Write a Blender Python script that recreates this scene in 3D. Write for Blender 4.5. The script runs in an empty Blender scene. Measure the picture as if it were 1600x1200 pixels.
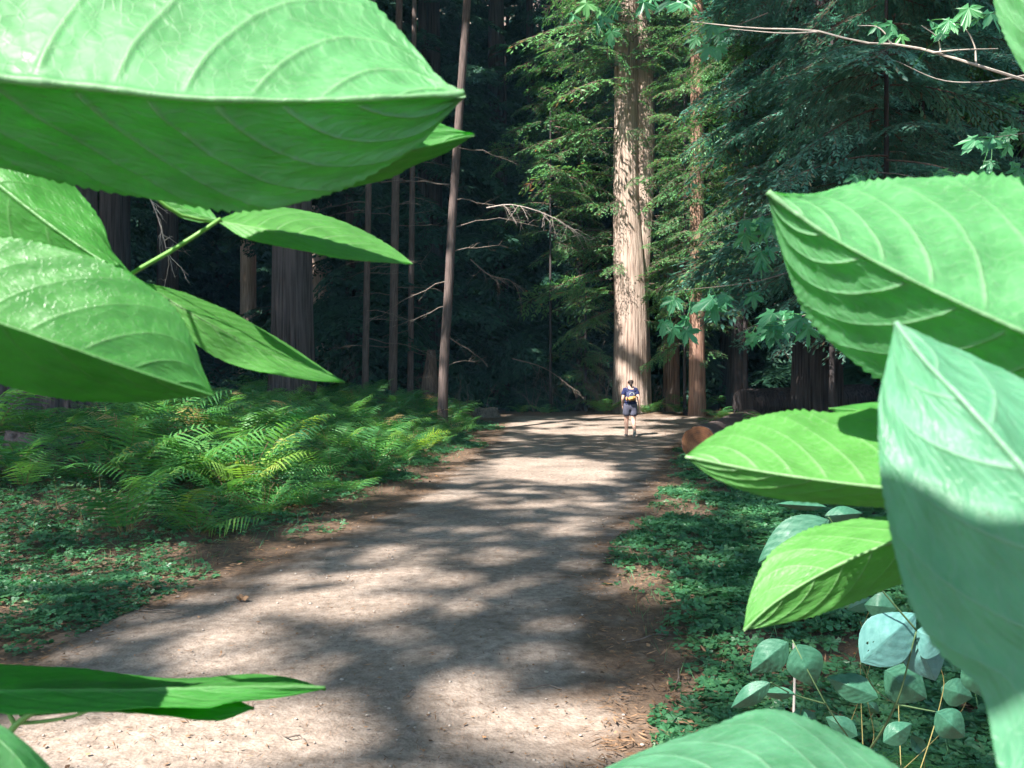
import bpy, bmesh, math, random
import numpy as np
from mathutils import Vector, Matrix, noise as mnoise

R = math.radians
random.seed(7)
rng = np.random.default_rng(7)
C = bpy.context.scene.collection
scn = bpy.context.scene

# ------------------------------------------------------------------ camera
FPX = 1250.0                       # focal length in pixels of the 1600 px wide photograph
CAMZ = 1.6
cam_d = bpy.data.cameras.new('camera')
cam = bpy.data.objects.new('camera', cam_d); C.objects.link(cam)
cam.location = (0, 0, CAMZ); cam.rotation_euler = (R(90), 0, 0)
cam_d.sensor_width = 36; cam_d.lens = 36 * FPX / 1600
cam_d.clip_start = 0.02; cam_d.clip_end = 600
cam_d.dof.use_dof = True; cam_d.dof.focus_distance = 2.5; cam_d.dof.aperture_fstop = 30
scn.camera = cam

# ------------------------------------------------------------------ sun, sky, exposure
SUN = Vector((-0.56, -0.62, 0.98)).normalized()       # direction towards the sun
sd = bpy.data.lights.new('sun', 'SUN'); sd.energy = 5.0; sd.angle = R(0.55); sd.color = (1.0, 0.95, 0.88)
so = bpy.data.objects.new('sun', sd); C.objects.link(so)
so.rotation_euler = SUN.to_track_quat('Z', 'Y').to_euler()
w = bpy.data.worlds.new('World'); scn.world = w; w.use_nodes = True
nt = w.node_tree; bgn = nt.nodes['Background']
sky = nt.nodes.new('ShaderNodeTexSky'); sky.sky_type = 'NISHITA'; sky.sun_disc = False
sky.sun_elevation = math.asin(SUN.z); sky.sun_rotation = math.atan2(SUN.x, SUN.y)
sky.air_density = 1.4; sky.ozone_density = 4.0
nt.links.new(sky.outputs[0], bgn.inputs[0]); bgn.inputs[1].default_value = 0.08
scn.view_settings.view_transform = 'Standard'; scn.view_settings.look = 'None'
scn.view_settings.exposure = 1.92; scn.view_settings.gamma = 1
scn.cycles.use_denoising = True
scn.cycles.max_bounces = 6; scn.cycles.diffuse_bounces = 3; scn.cycles.glossy_bounces = 2
scn.cycles.transmission_bounces = 3; scn.cycles.transparent_max_bounces = 4
scn.cycles.use_adaptive_sampling = True; scn.cycles.adaptive_threshold = 0.02
scn.cycles.caustics_reflective = False; scn.cycles.caustics_refractive = False
scn.cycles.sample_clamp_indirect = 4

KX, KY = -SUN.x / SUN.z, -SUN.y / SUN.z               # how far a shadow moves per metre of height

# ------------------------------------------------------------------ small maths
def P(u, v, y):
    return Vector(((u - 800) / FPX * y, y, CAMZ - (v - 600) / FPX * y))

def hash2(ix, iy, seed=0):
    n = (ix.astype(np.int64) * 374761393 + iy.astype(np.int64) * 668265263 + seed * 974634777) & 0xffffffff
    n = ((n ^ (n >> 13)) * 1274126177) & 0xffffffff
    return ((n ^ (n >> 16)) & 0xffff) / 65535.0

def vnoise(x, y, seed=0):
    x = np.asarray(x, float); y = np.asarray(y, float)
    ix = np.floor(x); iy = np.floor(y); fx = x - ix; fy = y - iy
    fx = fx * fx * (3 - 2 * fx); fy = fy * fy * (3 - 2 * fy)
    a = hash2(ix, iy, seed); b = hash2(ix + 1, iy, seed); c = hash2(ix, iy + 1, seed); d = hash2(ix + 1, iy + 1, seed)
    return (a * (1 - fx) + b * fx) * (1 - fy) + (c * (1 - fx) + d * fx) * fy

def fbm(x, y, seed=0, o=3):
    s = 0; a = 0.5; t = 0
    for k in range(o):
        s = s + a * vnoise(np.asarray(x) * 2 ** k, np.asarray(y) * 2 ** k, seed + k); t += a; a *= 0.5
    return s / t

def sstep(a, b, x):
    t = np.clip((np.asarray(x, float) - a) / (b - a), 0, 1); return t * t * (3 - 2 * t)

# ------------------------------------------------------------------ terrain
# trail edges (ground coordinates), read from the photograph on the flat part of the ground
YS = np.array([0.0, 2.5, 3.4, 4.5, 5.5, 6.7, 8.0, 10.0, 13.3, 17.0, 20.0, 22.5, 25.0, 27.0, 31.0, 40.0])
XL = np.array([-2.6, -2.6, -2.75, -2.75, -2.75, -2.45, -2.05, -1.68, -1.30, -0.95, -0.70, -0.55, -0.35, -0.3, -0.3, -1.5])
XR = np.array([0.35, 0.45, 0.62, 0.75, 0.70, 0.76, 1.02, 1.68, 2.55, 3.35, 4.1, 5.2, 6.2, 6.9, 7.6, 7.6])
def trail_l(y): return np.interp(y, YS, XL)
def trail_r(y): return np.interp(y, YS, XR)
def H(x, y):
    x = np.asarray(x, float); y = np.asarray(y, float)
    rise = sstep(21, 32, y) * 0.40 + sstep(32, 60, y) * 0.5
    dl = np.clip(trail_l(np.clip(y, 0, 31)) - 0.5 - x, 0, None)
    left = 0.72 * sstep(0, 4.5, dl) * sstep(4.5, 11, y)
    dr = np.clip(x - trail_r(np.clip(y, 0, 20)) - 0.3, 0, None)
    right = 0.16 * sstep(0, 3, dr) * (1 - sstep(17, 23, y))
    off = sstep(0, 1.2, dl + dr)
    rough = (fbm(x * 0.8, y * 0.8, 3) - 0.5) * 0.22 * (0.15 + off)
    r = np.hypot(x, y - 8)
    hill = np.clip(r - 50, 0, None); hill = hill ** 2 / (hill + 14) * 0.95
    hill = hill * sstep(-20, 20, y)
    hill = np.minimum(hill, 75) + (fbm(x * 0.05, y * 0.05, 9) - 0.5) * 8 * sstep(50, 80, r)
    return rise + left + right + rough + hill
def h1(x, y): return float(H(np.array([x]), np.array([y]))[0])

# ------------------------------------------------------------------ where sun reaches through the canopy
BLOBS = []                                            # gx, gy, rx, ry, strength
def gy(v):
    lo, hi = 1.5, 40.0
    for _ in range(40):
        m = (lo + hi) / 2
        if 600 + (CAMZ - .40 * float(sstep(21, 32, m))) * FPX / m > v: lo = m
        else: hi = m
    return lo
def lit_ground(u, v, ru, rv, s=1.0):
    y = gy(v); x = (u - 800) / FPX * y
    y0 = gy(v + rv); y1 = gy(v - rv)
    BLOBS.append((x, (y0 + y1) / 2, ru / FPX * y, (y1 - y0) / 2, s))
def lit_at(u, v, y, r, s=1.0, ry=None):
    p = P(u, v, y)
    BLOBS.append((p.x + p.z * KX, p.y + p.z * KY, r, ry or r, s))
for a in [(865, 737, 110, 24, 1), (900, 662, 150, 6, .85), (930, 674, 110, 6, .9), (720, 745, 55, 10, .8),
          (680, 775, 55, 9, .8), (845, 782, 95, 13, .55), (900, 826, 140, 13, .55), (700, 868, 110, 10, .7),
          (590, 905, 170, 15, .8), (500, 945, 130, 20, .97), (640, 945, 90, 14, .7), (360, 1005, 110, 26, .8), (330, 1040, 90, 20, .8),
          (500, 1045, 110, 22, .7), (230, 1150, 230, 50, .97), (330, 1170, 170, 40, 1.0), (760, 1108, 95, 34, 1.0), (925, 1130, 90, 48, .9),
          
          (500, 830, 60, 10, .8), (440, 862, 60, 8, .6), (120, 905, 90, 14, .75), (200, 885, 60, 10, .7), (60, 1010, 60, 18, .5),
          (985, 905, 45, 20, .9), (1040, 850, 45, 14, .7), (1070, 855, 45, 14, .6), (1060, 770, 30, 18, .8), (1100, 795, 40, 7, .7),
          (1160, 900, 60, 20, .45), (1120, 1000, 50, 30, .35), (970, 790, 60, 10, .35),
          (760, 672, 50, 6, .6), (650, 700, 60, 8, .5)]:
    lit_ground(*a)
BLOBS += [(1.0, 1.3, 1.7, 1.15, 1.0)]     # the shrubs around the viewer stand in the sun
for a in [(385, 705, 11.3, .8, 1.0), (370, 745, 10.8, .45, 1.0), (450, 790, 10.2, .35, 1.0), (430, 640, 15, .6, .8), (520, 660, 15, .8, .75), (600, 640, 17, .9, .85), (650, 640, 19, .8, .8),
          (420, 745, 11, .4, .9), (130, 830, 9, .5, .7), (90, 870, 8, .5, .7), (250, 800, 9.5, .4, .5), (740, 640, 22, .8, .8), (690, 680, 15, .5, .6), (560, 690, 14, .5, .5),
          (820, 640, 29, 1.0, .7), (950, 635, 30, 1.4, 1.0), (1010, 635, 30, 1.2, 1.0), (1100, 640, 22, .8, .4),
          (700, 480, 24, .35, 1.0), (388, 385, 44, 1.0, 1.0), (500, 440, 46, 1.3, 1.0), (350, 430, 50, 1.5, .6),
          (1047, 555, 34, .6, .9), (1047, 480, 34, .8, .9), (1090, 495, 30, .7, .9), (1087, 590, 30, .3, .6),
          (990, 640, 23.5, .5, 1), (985, 600, 23.5, .5, 1), (25, 768, 10.7, .35, .9)]:
    lit_at(*a)
for k in range(34):                                                # the pale redwood and the boughs round it
    v = 640 - k * 20
    if k in (1, 4, 5, 9, 12, 13, 16, 17, 20, 24) or v < 120: continue
    lit_at(988 + 16 * math.sin(k * 1.7), v, 32.4, .26, 1., .8)
for k in range(46):
    lit_at(random.uniform(1030, 1210), random.uniform(20, 470), random.uniform(27, 36), random.uniform(.6, 1.4), random.uniform(.7, 1))
for k in range(40):
    lit_at(random.uniform(790, 965), random.uniform(-30, 330), random.uniform(29, 36), random.uniform(.6, 1.4), random.uniform(.7, 1))
for k in range(26):
    lit_at(random.uniform(1050, 1590), random.uniform(-40, 420), random.uniform(13, 24), random.uniform(.15, .4), random.uniform(.4, .8))
rs_ = random.Random(4)
for k in range(46): lit_at(rs_.uniform(1020, 1150), rs_.uniform(40, 470), rs_.uniform(22, 28), rs_.uniform(.45, .8), 1)
for k in range(34): lit_at(rs_.uniform(1028, 1135), rs_.uniform(60, 480), rs_.uniform(29, 33), rs_.uniform(.7, 1.2), 1)
for k in range(26): lit_at(rs_.uniform(800, 960), rs_.uniform(10, 330), rs_.uniform(31, 35), rs_.uniform(.7, 1.2), 1)
for k in range(26): lit_at(rs_.uniform(260, 740), rs_.uniform(625, 740), rs_.uniform(11, 19), rs_.uniform(.25, .6), rs_.uniform(.6, 1))
for k in range(16): lit_ground(rs_.uniform(0, 330), rs_.uniform(870, 990), rs_.uniform(25, 60), rs_.uniform(5, 10), .8)
for k in range(10): lit_ground(rs_.uniform(980, 1200), rs_.uniform(760, 1100), rs_.uniform(15, 35), rs_.uniform(5, 10), .8)
for u_, v_, y_ in [(1035, 5, 5), (1010, 0, 5), (925, 20, 5.2), (1225, 35, 4.9), (1400, 60, 4.7), (1520, 95, 4.6), (1100, 35, 5), (1120, 465, 7.1), (860, 335, 23), (900, 360, 23)]: lit_at(u_, v_, y_, .28, 1)
for k in range(30): lit_at(rs_.uniform(1080, 1400), rs_.uniform(20, 400), rs_.uniform(14, 19), rs_.uniform(.2, .4), rs_.uniform(.6, 1))
for u_, v_, y_ in [(1110, 668, 18.5), (1130, 655, 20.5), (1150, 648, 22)]: lit_at(u_, v_, y_, .35, .6)
for u_, v_, y_ in [(385, 690, 10.6), (385, 730, 10.6), (640, 640, 17.5)]: lit_at(u_, v_, y_, .7, 1)
BL = np.array(BLOBS)
def lit(gx, gy):
    gx = np.asarray(gx, float); gy = np.asarray(gy, float)
    jx = (fbm(gx * 1.3, gy * 1.3, 21) - .5); jy = (fbm(gx * 1.3, gy * 1.3, 31) - .5)
    near = 1 / (1 + np.clip(gy, 0, 30) * 0.02)
    x = gx + jx * .9; y = gy + jy * 0.7 * near
    m = np.zeros_like(gx)
    for bx, by, rx, ry, s in BL:
        d = np.hypot((x - bx) / rx, (y - by) / ry)
        m = np.maximum(m, (s if s < .86 else 1.) * (1 - sstep(0.7, 1.25, d)))
    return m

# ------------------------------------------------------------------ mesh helpers
def link(name, me, mats=None, parent=None):
    o = bpy.data.objects.new(name, me); C.objects.link(o)
    if mats:
        for m in (mats if isinstance(mats, (list, tuple)) else [mats]): me.materials.append(m)
    if parent: o.parent = parent
    return o

def mesh(name, V, polys, rnd=None, smooth=False, uv=None, extra=None, matidx=None):
    V = np.asarray(V, np.float32); me = bpy.data.meshes.new(name)
    polys = [np.asarray(p, np.int32) for p in polys if len(p)]
    me.vertices.add(len(V)); me.vertices.foreach_set('co', V.ravel())
    idx = np.concatenate([p.ravel() for p in polys])
    tot = np.concatenate([np.full(len(p), p.shape[1], np.int32) for p in polys])
    st = np.concatenate([[0], np.cumsum(tot)[:-1]]).astype(np.int32)
    me.loops.add(len(idx)); me.loops.foreach_set('vertex_index', idx)
    me.polygons.add(len(tot)); me.polygons.foreach_set('loop_start', st)
    me.polygons.foreach_set('loop_total', tot)
    me.polygons.foreach_set('use_smooth', np.full(len(tot), smooth, bool))
    if matidx is not None: me.polygons.foreach_set('material_index', np.asarray(matidx, np.int32))
    for nm, arr in [('rnd', rnd)] + list((extra or {}).items()):
        if arr is not None:
            at = me.attributes.new(nm, 'FLOAT', 'POINT'); at.data.foreach_set('value', np.asarray(arr, np.float32))
    if uv is not None:
        l = me.uv_layers.new(name='UVMap'); l.data.foreach_set('uv', np.asarray(uv, np.float32)[idx].ravel())
    me.update(); me.validate(); return me

class MB:
    """collects pieces; every piece is (verts, faces 3- or 4-gon, per-vertex random)"""
    def __init__(s): s.V = []; s.Q = []; s.T = []; s.r = []; s.n = 0
    def add(s, V, F, r=0.5):
        V = np.asarray(V, np.float32).reshape(-1, 3); F = np.asarray(F, np.int64)
        s.V.append(V)
        if F.size: (s.Q if F.shape[1] == 4 else s.T).append(F + s.n)
        s.r.append(np.full(len(V), r, np.float32) if np.isscalar(r) else np.asarray(r, np.float32)); s.n += len(V)
    def arrays(s):
        return (np.concatenate(s.V), np.concatenate(s.Q) if s.Q else np.zeros((0, 4), int),
                np.concatenate(s.T) if s.T else np.zeros((0, 3), int), np.concatenate(s.r))
    def build(s, name, mat, parent=None, smooth=False):
        V, Q, T, r = s.arrays()
        return link(name, mesh(name, V, [Q, T], r, smooth), mat, parent)

def tube_arr(pts, rad, n=6, cap=True):
    pts = np.asarray(pts, float); m = len(pts); rad = np.broadcast_to(rad, (m,)) if np.ndim(rad) <= 1 else rad
    tan = np.gradient(pts, axis=0); tan /= np.linalg.norm(tan, axis=1)[:, None] + 1e-9
    ref = np.array([0, 0, 1.]) if abs(tan[0][2]) < .9 else np.array([1., 0, 0])
    V = []; a = np.linspace(0, 2 * np.pi, n, endpoint=False)
    x = np.cross(tan[0], ref); x /= np.linalg.norm(x)
    for i in range(m):
        x = x - tan[i] * x.dot(tan[i]); x /= np.linalg.norm(x) + 1e-9; y = np.cross(tan[i], x)
        V.append(pts[i] + rad[i] * (np.cos(a)[:, None] * x + np.sin(a)[:, None] * y))
    V = np.concatenate(V); F = []
    for i in range(m - 1):
        for j in range(n):
            F.append((i * n + j, i * n + (j + 1) % n, (i + 1) * n + (j + 1) % n, (i + 1) * n + j))
    F = np.array(F)
    if cap:
        V = np.concatenate([V, pts[:1], pts[-1:]]); c0 = m * n; c1 = c0 + 1
        cf = [(c0, (j + 1) % n, j, j) for j in range(n)]
    return V[:m * n], F
def tube(mb, pts, rad, n=6, r=.5):
    V, F = tube_arr(pts, np.asarray(rad, float) if np.ndim(rad) else np.full(len(pts), rad), n)
    k = len(pts) * n; V = np.concatenate([V, [pts[0]], [pts[-1]]])
    mb.add(V, F, r); base = mb.n - len(V)
    cf = [(k, (j + 1) % n, j) for j in range(n)] + [(k + 1, (len(pts) - 1) * n + j, (len(pts) - 1) * n + (j + 1) % n) for j in range(n)]
    mb.T.append(np.array(cf) + base)

def catmull(pts, n):
    p = np.asarray(pts, float); p = np.concatenate([[2 * p[0] - p[1]], p, [2 * p[-1] - p[-2]]])
    d = np.linalg.norm(np.diff(p[1:-1], axis=0), axis=1); t = np.concatenate([[0], np.cumsum(d)]); t /= t[-1]
    return catmull_t(pts, t, np.linspace(0, 1, n))
def catmull_t(pts, t, q):
    p = np.asarray(pts, float); out = []
    m = np.zeros_like(p); 
    for i in range(len(p)):
        a, b = max(i - 1, 0), min(i + 1, len(p) - 1); m[i] = (p[b] - p[a]) / max(t[b] - t[a], 1e-9)
    k = np.clip(np.searchsorted(t, q, side='right') - 1, 0, len(p) - 2)
    h = t[k + 1] - t[k]; x = (q - t[k]) / h; x = x[:, None]; h = h[:, None]
    return ((2*x**3-3*x**2+1)*p[k] + (x**3-2*x**2+x)*h*m[k] + (-2*x**3+3*x**2)*p[k+1] + (x**3-x**2)*h*m[k+1])

def thing(name, label, cat, loc=(0, 0, 0), rotz=0, group=None):
    o = bpy.data.objects.new(name, None); C.objects.link(o); o.empty_display_size = .2
    o.location = loc; o.rotation_euler = (0, 0, rotz); o['label'] = label; o['category'] = cat
    if group: o['group'] = group
    return o
def tag(o, label=None, cat=None, group=None, kind=None):
    if label: o['label'] = label
    if cat: o['category'] = cat
    if group: o['group'] = group
    if kind: o['kind'] = kind
    return o
CH = {}
def copy_tree(o, parent=None):
    c = o.copy(); C.objects.link(c)
    if parent: c.parent = parent
    for ch in [x for x in o.children]: copy_tree(ch, c)
    return c

# ------------------------------------------------------------------ materials
def mat(name):
    m = bpy.data.materials.new(name); m.use_nodes = True; t = m.node_tree; t.nodes.clear()
    out = t.nodes.new('ShaderNodeOutputMaterial'); return m, t, out
def N(t, k, **kw):
    n = t.nodes.new(k)
    for a, b in kw.items():
        if a.startswith('i_'):
            key = a[2:]; key = int(key) if key.isdigit() else key.replace('_', ' ')
            n.inputs[key].default_value = b
        else: setattr(n, a, b)
    return n
def ramp(t, stops, src=None):
    n = t.nodes.new('ShaderNodeValToRGB'); e = n.color_ramp.elements
    while len(e) < len(stops): e.new(.5)
    for k, (p, c) in enumerate(stops): e[k].position = p; e[k].color = (*c, 1) if len(c) == 3 else c
    if src: t.links.new(src, n.inputs[0])
    return n

def foliage_mat(name, stops, trans=.35, rough=.5, spec=.4, tcol=None, objvar=.25):
    m, t, out = mat(name); L = t.links.new
    at = N(t, 'ShaderNodeAttribute', attribute_name='rnd'); oi = N(t, 'ShaderNodeObjectInfo')
    geo = N(t, 'ShaderNodeNewGeometry'); no = N(t, 'ShaderNodeTexNoise', i_Scale=.9, i_Detail=2.0)
    L(geo.outputs['Position'], no.inputs['Vector'])
    a = N(t, 'ShaderNodeMath', operation='MULTIPLY_ADD'); L(no.outputs[0], a.inputs[0]); a.inputs[1].default_value = .7; L(at.outputs['Fac'], a.inputs[2])
    b = N(t, 'ShaderNodeMath', operation='MULTIPLY_ADD'); L(oi.outputs['Random'], b.inputs[0]); b.inputs[1].default_value = objvar; L(a.outputs[0], b.inputs[2])
    c = N(t, 'ShaderNodeMath', operation='SUBTRACT'); L(b.outputs[0], c.inputs[0]); c.inputs[1].default_value = .35 + objvar / 2
    cr = ramp(t, stops, c.outputs[0])
    pb = N(t, 'ShaderNodeBsdfPrincipled', i_Roughness=rough); pb.inputs['Specular IOR Level'].default_value = spec
    L(cr.outputs[0], pb.inputs['Base Color'])
    tr = N(t, 'ShaderNodeBsdfTranslucent')
    hs = N(t, 'ShaderNodeHueSaturation', i_Hue=.475, i_Saturation=1.15, i_Value=1.5); L(cr.outputs[0], hs.inputs['Color']); L(hs.outputs[0], tr.inputs[0])
    mx = N(t, 'ShaderNodeMixShader'); mx.inputs[0].default_value = trans
    L(pb.outputs[0], mx.inputs[1]); L(tr.outputs[0], mx.inputs[2]); L(mx.outputs[0], out.inputs[0]); return m

def bark_mat(name, dark, mid, light, scale=1.0, bump=.6):
    m, t, out = mat(name); L = t.links.new
    tc = N(t, 'ShaderNodeTexCoord'); mp = N(t, 'ShaderNodeMapping'); mp.inputs['Scale'].default_value = (9 * scale, 9 * scale, .38 * scale)
    L(tc.outputs['Object'], mp.inputs[0])
    n1 = N(t, 'ShaderNodeTexNoise', i_Scale=1.6, i_Detail=6.0, i_Roughness=.65); L(mp.outputs[0], n1.inputs['Vector'])
    n2 = N(t, 'ShaderNodeTexVoronoi', i_Scale=1.7); L(mp.outputs[0], n2.inputs['Vector'])
    n3 = N(t, 'ShaderNodeTexNoise', i_Scale=.5, i_Detail=3.0); L(tc.outputs['Object'], n3.inputs['Vector'])
    a = N(t, 'ShaderNodeMath', operation='MULTIPLY_ADD'); L(n2.outputs['Distance'], a.inputs[0]); a.inputs[1].default_value = .45; L(n1.outputs[0], a.inputs[2])
    b = N(t, 'ShaderNodeMath', operation='MULTIPLY_ADD'); L(n3.outputs[0], b.inputs[0]); b.inputs[1].default_value = .35; L(a.outputs[0], b.inputs[2])
    cr = ramp(t, [(.48, dark), (.72, mid), (1.0, light)], b.outputs[0])
    pb = N(t, 'ShaderNodeBsdfPrincipled', i_Roughness=.9); pb.inputs['Specular IOR Level'].default_value = .15
    L(cr.outputs[0], pb.inputs['Base Color'])
    bp = N(t, 'ShaderNodeBump', i_Strength=bump, i_Distance=.05); L(a.outputs[0], bp.inputs['Height']); L(bp.outputs[0], pb.inputs['Normal'])
    L(pb.outputs[0], out.inputs[0]); return m

def plain(name, col, rough=.7, spec=.3, var=.25, scale=8, bump=0):
    m, t, out = mat(name); L = t.links.new
    tc = N(t, 'ShaderNodeTexCoord'); no = N(t, 'ShaderNodeTexNoise', i_Scale=float(scale), i_Detail=4.0); L(tc.outputs['Object'], no.inputs['Vector'])
    cr = ramp(t, [(.3, tuple(c * (1 - var) for c in col)), (.7, tuple(min(1, c * (1 + var)) for c in col))], no.outputs[0])
    pb = N(t, 'ShaderNodeBsdfPrincipled', i_Roughness=rough); pb.inputs['Specular IOR Level'].default_value = spec
    L(cr.outputs[0], pb.inputs['Base Color'])
    if bump:
        bp = N(t, 'ShaderNodeBump', i_Strength=bump, i_Distance=.02); L(no.outputs[0], bp.inputs['Height']); L(bp.outputs[0], pb.inputs['Normal'])
    L(pb.outputs[0], out.inputs[0]); return m

M_conifer = foliage_mat('conifer_green', [(0, (.03, .10, .04)), (.45, (.07, .21, .07)), (.8, (.13, .33, .11)), (.93, (.27, .38, .12)), (1, (.30, .20, .09))], .35, .45)
M_conifer_blue = foliage_mat('conifer_blue_green', [(0, (.04, .13, .10)), (.5, (.08, .22, .165)), (.9, (.15, .31, .21)), (1, (.2, .17, .1))], .3, .35, .6)
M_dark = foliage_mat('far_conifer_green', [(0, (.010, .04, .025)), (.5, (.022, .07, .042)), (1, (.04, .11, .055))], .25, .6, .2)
M_fern = foliage_mat('fern_green', [(0, (.03, .12, .045)), (.4, (.065, .22, .06)), (.75, (.115, .30, .075)), (.95, (.24, .38, .08)), (1, (.42, .33, .15))], .45, .45, .4)
M_cover = foliage_mat('ground_leaf_green', [(0, (.03, .11, .05)), (.5, (.055, .18, .075)), (1, (.15, .28, .11))], .3, .4, .5)
M_maple = foliage_mat('maple_leaf_green', [(0, (.035, .15, .08)), (.6, (.07, .26, .12)), (1, (.13, .36, .11))], .45, .4, .5)
M_litter = foliage_mat('dry_litter', [(0, (.06, .035, .022)), (.5, (.2, .12, .07)), (.85, (.36, .22, .13)), (1, (.5, .22, .07))], .12, .8, .1)
M_twig = plain('pale_dry_twig', (.15, .12, .10), .8, .2, .3, 20)
M_palebr = plain('bleached_branch', (.36, .31, .27), .8, .2, .3, 20)
M_stemf = plain('fern_stalk', (.2, .17, .06), .6, .3, .3, 20)
M_bark_red = bark_mat('pale_redwood_bark', (.05, .03, .024), (.21, .145, .115), (.42, .325, .27), 1.5, .7)
M_bark_mid = bark_mat('brown_bark', (.025, .016, .014), (.075, .048, .038), (.15, .105, .085), 1.3, .8)
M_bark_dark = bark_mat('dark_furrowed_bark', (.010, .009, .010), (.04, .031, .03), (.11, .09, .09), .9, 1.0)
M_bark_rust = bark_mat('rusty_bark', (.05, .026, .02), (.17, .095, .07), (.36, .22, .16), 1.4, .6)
M_bark_shade = bark_mat('shaded_dark_bark', (.006, .005, .006), (.022, .018, .018), (.06, .05, .05), 1.2, .8)  # near-black bark copy: deep forest shade put into the colour
M_bark_thin = bark_mat('slender_trunk_bark', (.02, .015, .014), (.062, .048, .044), (.14, .105, .095), 3.5, .4)

# ground and trail
def soil_mat(name, trail):
    m, t, out = mat(name); L = t.links.new
    geo = N(t, 'ShaderNodeNewGeometry')
    big = N(t, 'ShaderNodeTexNoise', i_Scale=.8, i_Detail=5.0, i_Roughness=.6); L(geo.outputs['Position'], big.inputs['Vector'])
    fine = N(t, 'ShaderNodeTexNoise', i_Scale=14.0, i_Detail=8.0, i_Roughness=.72); L(geo.outputs['Position'], fine.inputs['Vector'])
    grit = N(t, 'ShaderNodeTexVoronoi', i_Scale=55.0); L(geo.outputs['Position'], grit.inputs['Vector'])
    mp = N(t, 'ShaderNodeMapping'); mp.inputs['Rotation'].default_value = (0, 0, .5); mp.inputs['Scale'].default_value = (70, 6, 6); L(geo.outputs['Position'], mp.inputs[0])
    ned = N(t, 'ShaderNodeTexNoise', i_Scale=1.0, i_Detail=2.0); ned.inputs['Distortion'].default_value = 2.5; L(mp.outputs[0], ned.inputs['Vector'])
    soil = ramp(t, [(.25, (.055, .038, .028)), (.5, (.12, .08, .055)), (.75, (.22, .15, .10))], fine.outputs[0])
    dirt = ramp(t, [(.28, (.13, .10, .08)), (.5, (.265, .215, .18)), (.75, (.40, .34, .295))], fine.outputs[0])
    tone = ramp(t, [(.3, (.62, .60, .58)), (.65, (1.15, 1.13, 1.11))], big.outputs[0])
    nd = ramp(t, [(.62, (0, 0, 0)), (.70, (1, 1, 1))], ned.outputs[0])
    mul = N(t, 'ShaderNodeMix', data_type='RGBA', blend_type='MULTIPLY'); mul.inputs['Factor'].default_value = 1
    L(dirt.outputs[0], mul.inputs['A']); L(tone.outputs[0], mul.inputs['B'])
    nmix = N(t, 'ShaderNodeMix', data_type='RGBA'); nf = N(t, 'ShaderNodeMath', operation='MULTIPLY'); L(nd.outputs[0], nf.inputs[0]); nf.inputs[1].default_value = .45
    L(nf.outputs[0], nmix.inputs['Factor']); L(mul.outputs['Result'], nmix.inputs['A']); nmix.inputs['B'].default_value = (.30, .19, .13, 1)
    if trail:
        at = N(t, 'ShaderNodeAttribute', attribute_name='edge')
        n3 = N(t, 'ShaderNodeTexNoise', i_Scale=3.0, i_Detail=6.0); L(geo.outputs['Position'], n3.inputs['Vector'])
        s = N(t, 'ShaderNodeMath', operation='ADD'); L(at.outputs['Fac'], s.inputs[0]); L(n3.outputs[0], s.inputs[1])
        er = ramp(t, [(.62, (0, 0, 0)), (.95, (1, 1, 1))], s.outputs[0])
        fx = N(t, 'ShaderNodeMix', data_type='RGBA'); L(er.outputs[0], fx.inputs['Factor']); L(soil.outputs[0], fx.inputs['A']); L(nmix.outputs['Result'], fx.inputs['B'])
        col = fx.outputs['Result']
    else: col = soil.outputs[0]
    pb = N(t, 'ShaderNodeBsdfPrincipled', i_Roughness=.9); pb.inputs['Specular IOR Level'].default_value = .25; L(col, pb.inputs['Base Color'])
    mid_ = N(t, 'ShaderNodeTexNoise', i_Scale=4.0, i_Detail=4.0); L(geo.outputs['Position'], mid_.inputs['Vector'])
    ad = N(t, 'ShaderNodeMath', operation='MULTIPLY_ADD'); L(grit.outputs['Distance'], ad.inputs[0]); ad.inputs[1].default_value = .5; L(fine.outputs[0], ad.inputs[2])
    a3 = N(t, 'ShaderNodeMath', operation='MULTIPLY_ADD'); L(mid_.outputs[0], a3.inputs[0]); a3.inputs[1].default_value = 2.6; L(ad.outputs[0], a3.inputs[2])
    bp = N(t, 'ShaderNodeBump', i_Strength=.45, i_Distance=.018); L(a3.outputs[0], bp.inputs['Height'])
    L(bp.outputs[0], pb.inputs['Normal']); L(pb.outputs[0], out.inputs[0]); return m
M_soil = soil_mat('forest_soil', False); M_trail = soil_mat('packed_dirt', True)

# ------------------------------------------------------------------ setting: ground, hills, trail
def grid(xs, ys, name, m, dz=0.):
    X, Y = np.meshgrid(xs, ys); Z = H(X, Y) + dz
    V = np.stack([X, Y, Z], -1).reshape(-1, 3); nx = len(xs)
    i, j = np.meshgrid(np.arange(nx - 1), np.arange(len(ys) - 1)); a = (j * nx + i).ravel()
    o = link(name, mesh(name, V, [np.stack([a, a + 1, a + nx + 1, a + nx], 1)], smooth=True), m); o['kind'] = 'structure'; return o
xs = np.concatenate([np.linspace(-160, -16, 49)[:-1], np.linspace(-16, 16, 161)[:-1], np.linspace(16, 160, 49)])
ys = np.concatenate([np.linspace(-40, 1, 21)[:-1], np.linspace(1, 34, 150)[:-1], np.linspace(34, 170, 60)])
ground = grid(xs, ys, 'ground', M_soil)

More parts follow.
